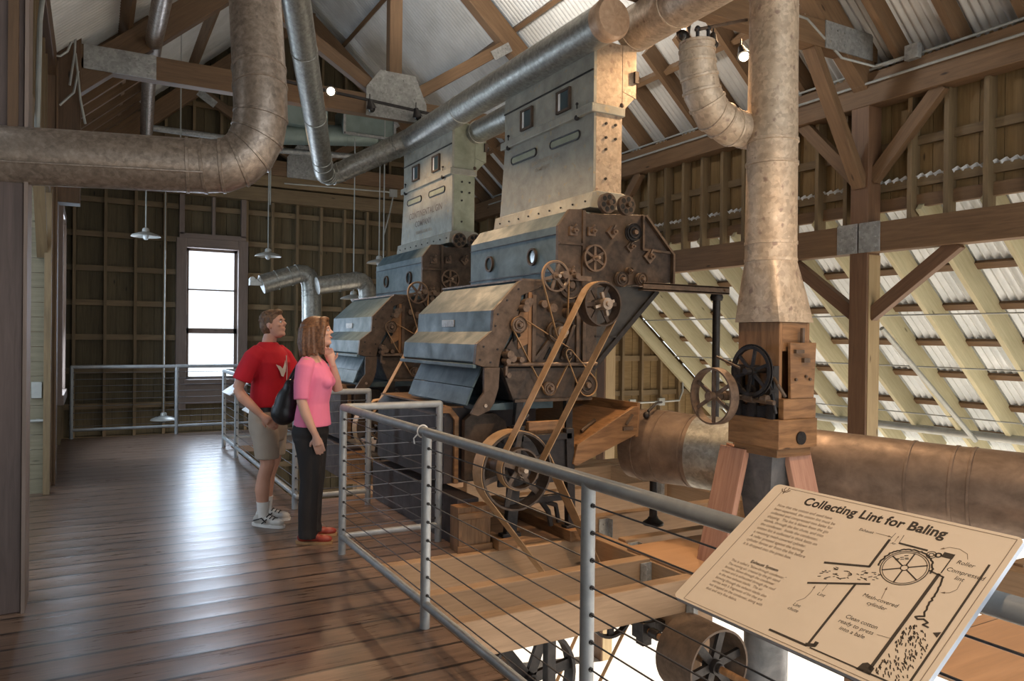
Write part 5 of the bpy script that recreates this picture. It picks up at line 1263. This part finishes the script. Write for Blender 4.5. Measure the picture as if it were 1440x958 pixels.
mb=MB(); plate_uv(mb,rrect(0,0,W,H,.016),-.0005,.0); fc=mb.build('printed_face','sign',sg,smooth=0)
mb=MB(); plate_uv(mb,rrect(0,0,W,H,.016),-.012,-.0006); mb.build('panel_edge','signedge',sg,smooth=0)
mb=MB(); mb.beam(sp_(.12,.2,-.03),sp_(.12,.38,-.03),.03,.03); mb.beam(sp_(.52,.2,-.03),sp_(.52,.38,-.03),.03,.03); mb.build('mounting_bracket','rail',sg)
ik=MB()
def line(mb,pts,w,h=.0006):
    for (a,b) in zip(pts[:-1],pts[1:]):
        a,b=V(a),V(b); d=(b-a); 
        if d.length<1e-6: continue
        n=V((-d.y,d.x)).normalized()*w/2; base=len(mb.v); e=d.normalized()*w*.25
        for q in(a-e+n,a-e-n,b+e-n,b+e+n): mb.v.append(sp_(q.x,q.y,h))
        mb.face([base,base+1,base+2,base+3],[(0,0)]*4)
def poly(mb,pts,h=.0006):
    base=len(mb.v)
    for u,v in pts: mb.v.append(sp_(u,v,h))
    mb.face(list(range(base,base+len(pts))),[(0,0)]*len(pts))
# border with corner twig
bd_=rrect(.035,.006,.622,.442,.004,2); thin=MB()
line(thin,[(.05,.442),(.622,.442),(.622,.006),(.035,.006),(.035,.425)],.0013)
for s in(-1,1): line(thin,[(.043,.425),(.043+s*.008,.428),(.043+s*.013,.436)],.003); line(thin,[(.043,.427),(.043+s*.006,.436),(.043+s*.005,.444)],.0025)
line(thin,[(.043,.42),(.043,.43)],.003)
thin.build('border_and_twig','ink2',fc,smooth=0)
# drawing
line(ik,[(.292,.241),(.391,.267),(.389,.356)],.0062); line(ik,[(.292,.172),(.418,.222)],.0055); line(ik,[(.391,.211),(.391,.03)],.0055)
line(ik,[(.293,.022),(.39,.022)],.0055); line(ik,[(.388,.024),(.405,.030),(.405,.038)],.009); line(ik,[(.40,.021),(.522,.021)],.0035)
line(ik,[(.531,.300),(.531,.03)],.007); poly(ik,[(.508,.018),(.538,.018),(.538,.036),(.52,.042),(.512,.036)]); line(ik,[(.53,.021),(.60,.021)],.004)
line(ik,[(.605,.358),(.608,.022)],.0045)
line(ik,[(.414,.354),(.478,.354)],.0052); poly(ik,[(.512,.347),(.535,.347),(.535,.362),(.512,.362)]); line(ik,[(.533,.348),(.533,.305)],.0025)
line(ik,[(.389,.357),(.391,.380)],.0012); line(ik,[(.413,.355),(.411,.380)],.0012)
wc,wr=(.460,.291),.0495
def circ(c,r,a0=0,a1=2*PI,k=48): return [(c[0]+r*math.cos(a0+(a1-a0)*i/k),c[1]+r*math.sin(a0+(a1-a0)*i/k)) for i in range(k+1)]
line(ik,circ(wc,wr),.0022); line(ik,circ(wc,wr-.0045),.0016); line(ik,circ(wc,.008,k=16),.002)
for i in range(6):
    a=PI/6+i*PI/3; line(ik,[(wc[0]+.007*math.cos(a),wc[1]+.007*math.sin(a)),(wc[0]+(wr-.004)*math.cos(a),wc[1]+(wr-.004)*math.sin(a))],.0032)
rs=random.Random(3)
L=[]
for i in range(44):
    a=PI*1.08-PI*1.05*i/43; r=wr+.0055+rs.uniform(-.0015,.002); L.append((wc[0]+r*math.cos(a),wc[1]+r*math.sin(a)))
line(ik,L,.004)
L=[(.510,.302)]
z=.302
while z>.20: z-=.006; L.append((.541+rs.uniform(-.002,.0025)+.012*math.sin((.302-z)*12),z+rs.uniform(-.001,.001)))
L+=[(.553,.197),(.558,.188),(.549,.184),(.543,.18),(.55,.176),(.56,.181),(.571,.176),(.565,.168),(.577,.166)]
line(ik,L,.004); line(ik,circ((.492,.345),.010,k=18),.002); line(ik,circ((.492,.345),.005,k=12),.002); line(ik,circ((.505,.349),.006,k=12),.0035)
for i in range(150):
    t=rs.random(); v=.028+t*.135; u=rs.uniform(.541,.541+.058*min(1,(.185-v)/.07+.15)); a=-1.0+rs.uniform(-.35,.35)
    if u>.602: continue
    l=rs.uniform(.002,.0042); line(ik,[(u-l*math.cos(a),v-l*math.sin(a)),(u+l*math.cos(a),v+l*math.sin(a))],.0022)
poly(ik,[(.590,.158),(.603,.166),(.602,.150)]); 
for i in range(46):
    u=rs.uniform(.298,.425); w0=.178+(u-.292)*.37; w1=.238+(u-.292)*.2; v=rs.uniform(w0+.008,min(w1,.262)-.006); a=rs.uniform(-.3,.8); l=rs.uniform(.002,.0045)
    line(ik,[(u-l*math.cos(a),v-l*math.sin(a)),(u+l*math.cos(a),v+l*math.sin(a))],.002)
for i in range(8): u,v=rs.uniform(.43,.455),rs.uniform(.305,.325); line(ik,[(u-.003,v),(u+.003,v+.003)],.002)
ik.build('condenser_drawing','ink',fc,smooth=0)
ar=MB()
def arrow(pts,s=.0045):
    ar=MB(); line(ar,pts,.0011); a,b=V(pts[-2]),V(pts[-1]); d=(b-a).normalized(); n=V((-d.y,d.x)); poly(ar,[tuple(b+d*s),tuple(b-d*s+n*s*.55),tuple(b-d*s-n*s*.55)]); ar.build('arrow','ink2',fc,smooth=0)
arrow([(.350,.366),(.385,.366)]); arrow([(.402,.355),(.402,.372)],.003)
arrow([(.562,.358),(.555,.372),(.535,.380),(.515,.378),(.503,.369)]); arrow([(.578,.295),(.580,.275),(.572,.262),(.560,.257)])
arrow([(.461,.195),(.456,.225)]); [(line(q_,p_,.0011),q_.build('leader_line','ink2',fc,smooth=0)) for q_,p_ in((MB(),[(.501,.109),(.529,.112)]),(MB(),[(.336,.164),(.336,.190)]))]; arrow([(.300,.115),(.312,.13),(.315,.15),(.313,.168)])
def T(s,size,u,v,al='LEFT',m='ink2',sh=0,off=0,xs=1,sp=1,nm='caption'): text(s,size,m,fc,sp_(u,v,.0005),eu,ev,al,off,sh,nm,sp,0,xs)
T('Collecting Lint for Baling',.040,.120,.399,'LEFT','ink',0,.0012,.905,1.02,'title')
para=['Now that the cotton and seed have','been separated, the cotton lint must be','collected and compressed into bales for','shipping.  The lint is blown from the gin','stands, through the lint chute, and into','the condenser.  Inside the condenser,','cotton lint is collected in thick batts on','a revolving mesh-covered cylinder.','A roller pressed against the turning','cylinder forces air from the lint before','it is dropped into the press box.']
for i,s in enumerate(para): T(s,.0138,.058,.372-i*.0152,'LEFT','ink2',.0,0,.84)
T('Exhaust System',.0135,.162,.173,'CENTER','ink',0,.0003)
p2=['This is called a "blow-through condenser."','The moving air, created by the gin stand','brushes, blows through the condenser','screen and is exhausted through the roof','in the two exhaust stacks.  The air','blowing through the exhaust stacks also','carries with it fragments of lint that are','not trapped on the condenser, along with','dust and very fine debris.']
for i,s in enumerate(p2): T(s,.0118,.067,.159-i*.0129,'LEFT','ink2',0,0,.84)
for s,u,v,sz in(('Exhaust',.307,.361,.0125),('Air',.397,.346,.009),('Roller',.546,.340,.0155),('Compressed',.537,.315,.0155),('lint',.562,.298,.0155),('Mesh-covered',.421,.186,.0145),('cylinder',.440,.170,.0145),('Clean cotton',.420,.120,.0145),('ready to press',.413,.104,.0145),('into a bale',.425,.088,.0145),('Lint',.330,.150,.013),('Lint',.298,.102,.013),('chute',.293,.088,.013)): T(s,sz,u,v,'LEFT','ink',.15,0,.95)
# two far panels beyond the people and a small white card
for y,x0,z0,lab in((10.2,1.5,.83,'tilted interpretive panel on the railing farthest behind the visitors'),(9.0,1.55,.70,'white tilted panel half hidden behind the person in red')):
    t=empty('interpretive_sign',(x0,y,z0),lab,'sign')
    mb=MB(); mb.slab((x0,y+.3,z0),(0,-.62,0),(.36,0,.24),(.55,0,-.83),.012); mb.build('panel','whitepanel',t)
    mb=MB(); mb.slab((x0+.12,y,z0+.05),(0,-.03,0),(.1,0,.06),(.55,0,-.83),.04); mb.build('mounting_bracket','rail',t)
mb=MB(); q=at(460,662,z=.02); mb.slab((2.72,7.6,.30),(0,-.3,0),(.25,0,.12),(.4,0,-.9),.01); tag(mb.build('white_card','whitepanel'),'small white tilted card at the foot of the farther machine behind the person in pink','card')
WORLD=1.6; EXPO=.15
WARM=(1,.66,.37)
LIGHTS=[
('track_spot',(2.6,9.0,4.35),200,(2.9,6.4,1.6),60),
('track_spot_g',(1.9,8.95,4.35),170,(3.3,8.6,2.7),70),
('track_spot_h',(1.5,8.95,4.35),260,(2.45,7.9,.2),34),
('track_spot_b',(4.2,4.7,4.35),620,(1.9,3.4,0),75),
('track_spot_c',(2.2,4.7,4.35),170,(2.9,5.8,1.5),75),
('track_spot_d',(5.4,4.7,4.35),300,(4.2,4.2,.6),75),
('track_spot_e',(5.2,4.7,4.35),190,(3.9,5.3,3.0),70),
('track_spot_f',(3.2,.9,4.35),330,(3.2,3.2,1.0),70),
('track_spot_i',(.5,1.0,4.35),170,(1.5,1.2,1.1),30),  # added spot to brighten the sign; no fixture is built here
]
AREAS=[
('window_daylight',(1.82,14.3,1.95),60,(.66,.8,1),.85,(1.82,0,0.6),60,.6,2.2),
('side_window_daylight',(-.62,11.5,1.95),120,(.66,.82,1),1.1,(3,9.5,1.2),60,.6,2.2),
('recess_daylight',(-2.1,7.1,1.9),40,(.6,.78,1),2.4,(3,7.0,1.2),60,.6,2.4),  # added fill lamp in front of the closed recess wall, no opening behind it
('roof_uplight',(3.3,7.0,4.8),130,(1,.93,.85),.5,(4.6,6.5,7.5)),  # added fill lamp in mid air to brighten the roof sheets
]
SUN=(15,26,14)
# ---------------------------------------------------------------- camera, light, output
cam=bpy.data.cameras.new('camera'); co=bpy.data.objects.new('camera',cam); COL.objects.link(co); SC.camera=co
cam.sensor_width=36; cam.lens=36*FPX/1440; cam.clip_start=.05; cam.clip_end=200
R3=Matrix((R_,U_,-F_)).transposed(); co.matrix_world=Matrix.Translation(CAM)@R3.to_4x4()
w=bpy.data.worlds.new('sky'); SC.world=w; w.use_nodes=True
bgn=w.node_tree.nodes['Background']; bgn.inputs[0].default_value=(.86,.94,1,1); bgn.inputs[1].default_value=WORLD
def lamp_obj(kind,name,loc,energy,col,size=.1,aim=None,angle=60,blend=.6,sy=None):
    l=bpy.data.lights.new(name,kind); l.energy=energy; l.color=col
    if kind=='AREA':
        l.shape='RECTANGLE' if sy else 'SQUARE'; l.size=size
        if sy: l.size_y=sy
    elif kind=='SPOT': l.spot_size=math.radians(angle); l.spot_blend=blend; l.shadow_soft_size=size
    elif kind=='SUN': l.angle=size
    else: l.shadow_soft_size=size
    o=bpy.data.objects.new(name,l); COL.objects.link(o); o.location=loc
    if aim is not None: o.rotation_euler=(V(aim)-V(loc)).to_track_quat('-Z','Y').to_euler()
    return o

for n,loc,e,aim,ang in LIGHTS: lamp_obj('SPOT',n,loc,e,WARM,.06,aim,ang)
for a in AREAS: lamp_obj('AREA',*a)
SC.view_settings.view_transform='Standard'; SC.view_settings.look='None'; SC.view_settings.gamma=1; SC.view_settings.use_curve_mapping=False
SC.view_settings.exposure=EXPO
SC.cycles.max_bounces=8; SC.cycles.diffuse_bounces=5; SC.cycles.use_denoising=True
st,el,az=SUN
lamp_obj('SUN','sun',(20,0,12),st,(1,.95,.88),.01,V((20,0,12))-V((math.cos(math.radians(el))*math.cos(math.radians(az)),-math.cos(math.radians(el))*math.sin(math.radians(az)),math.sin(math.radians(el)))))
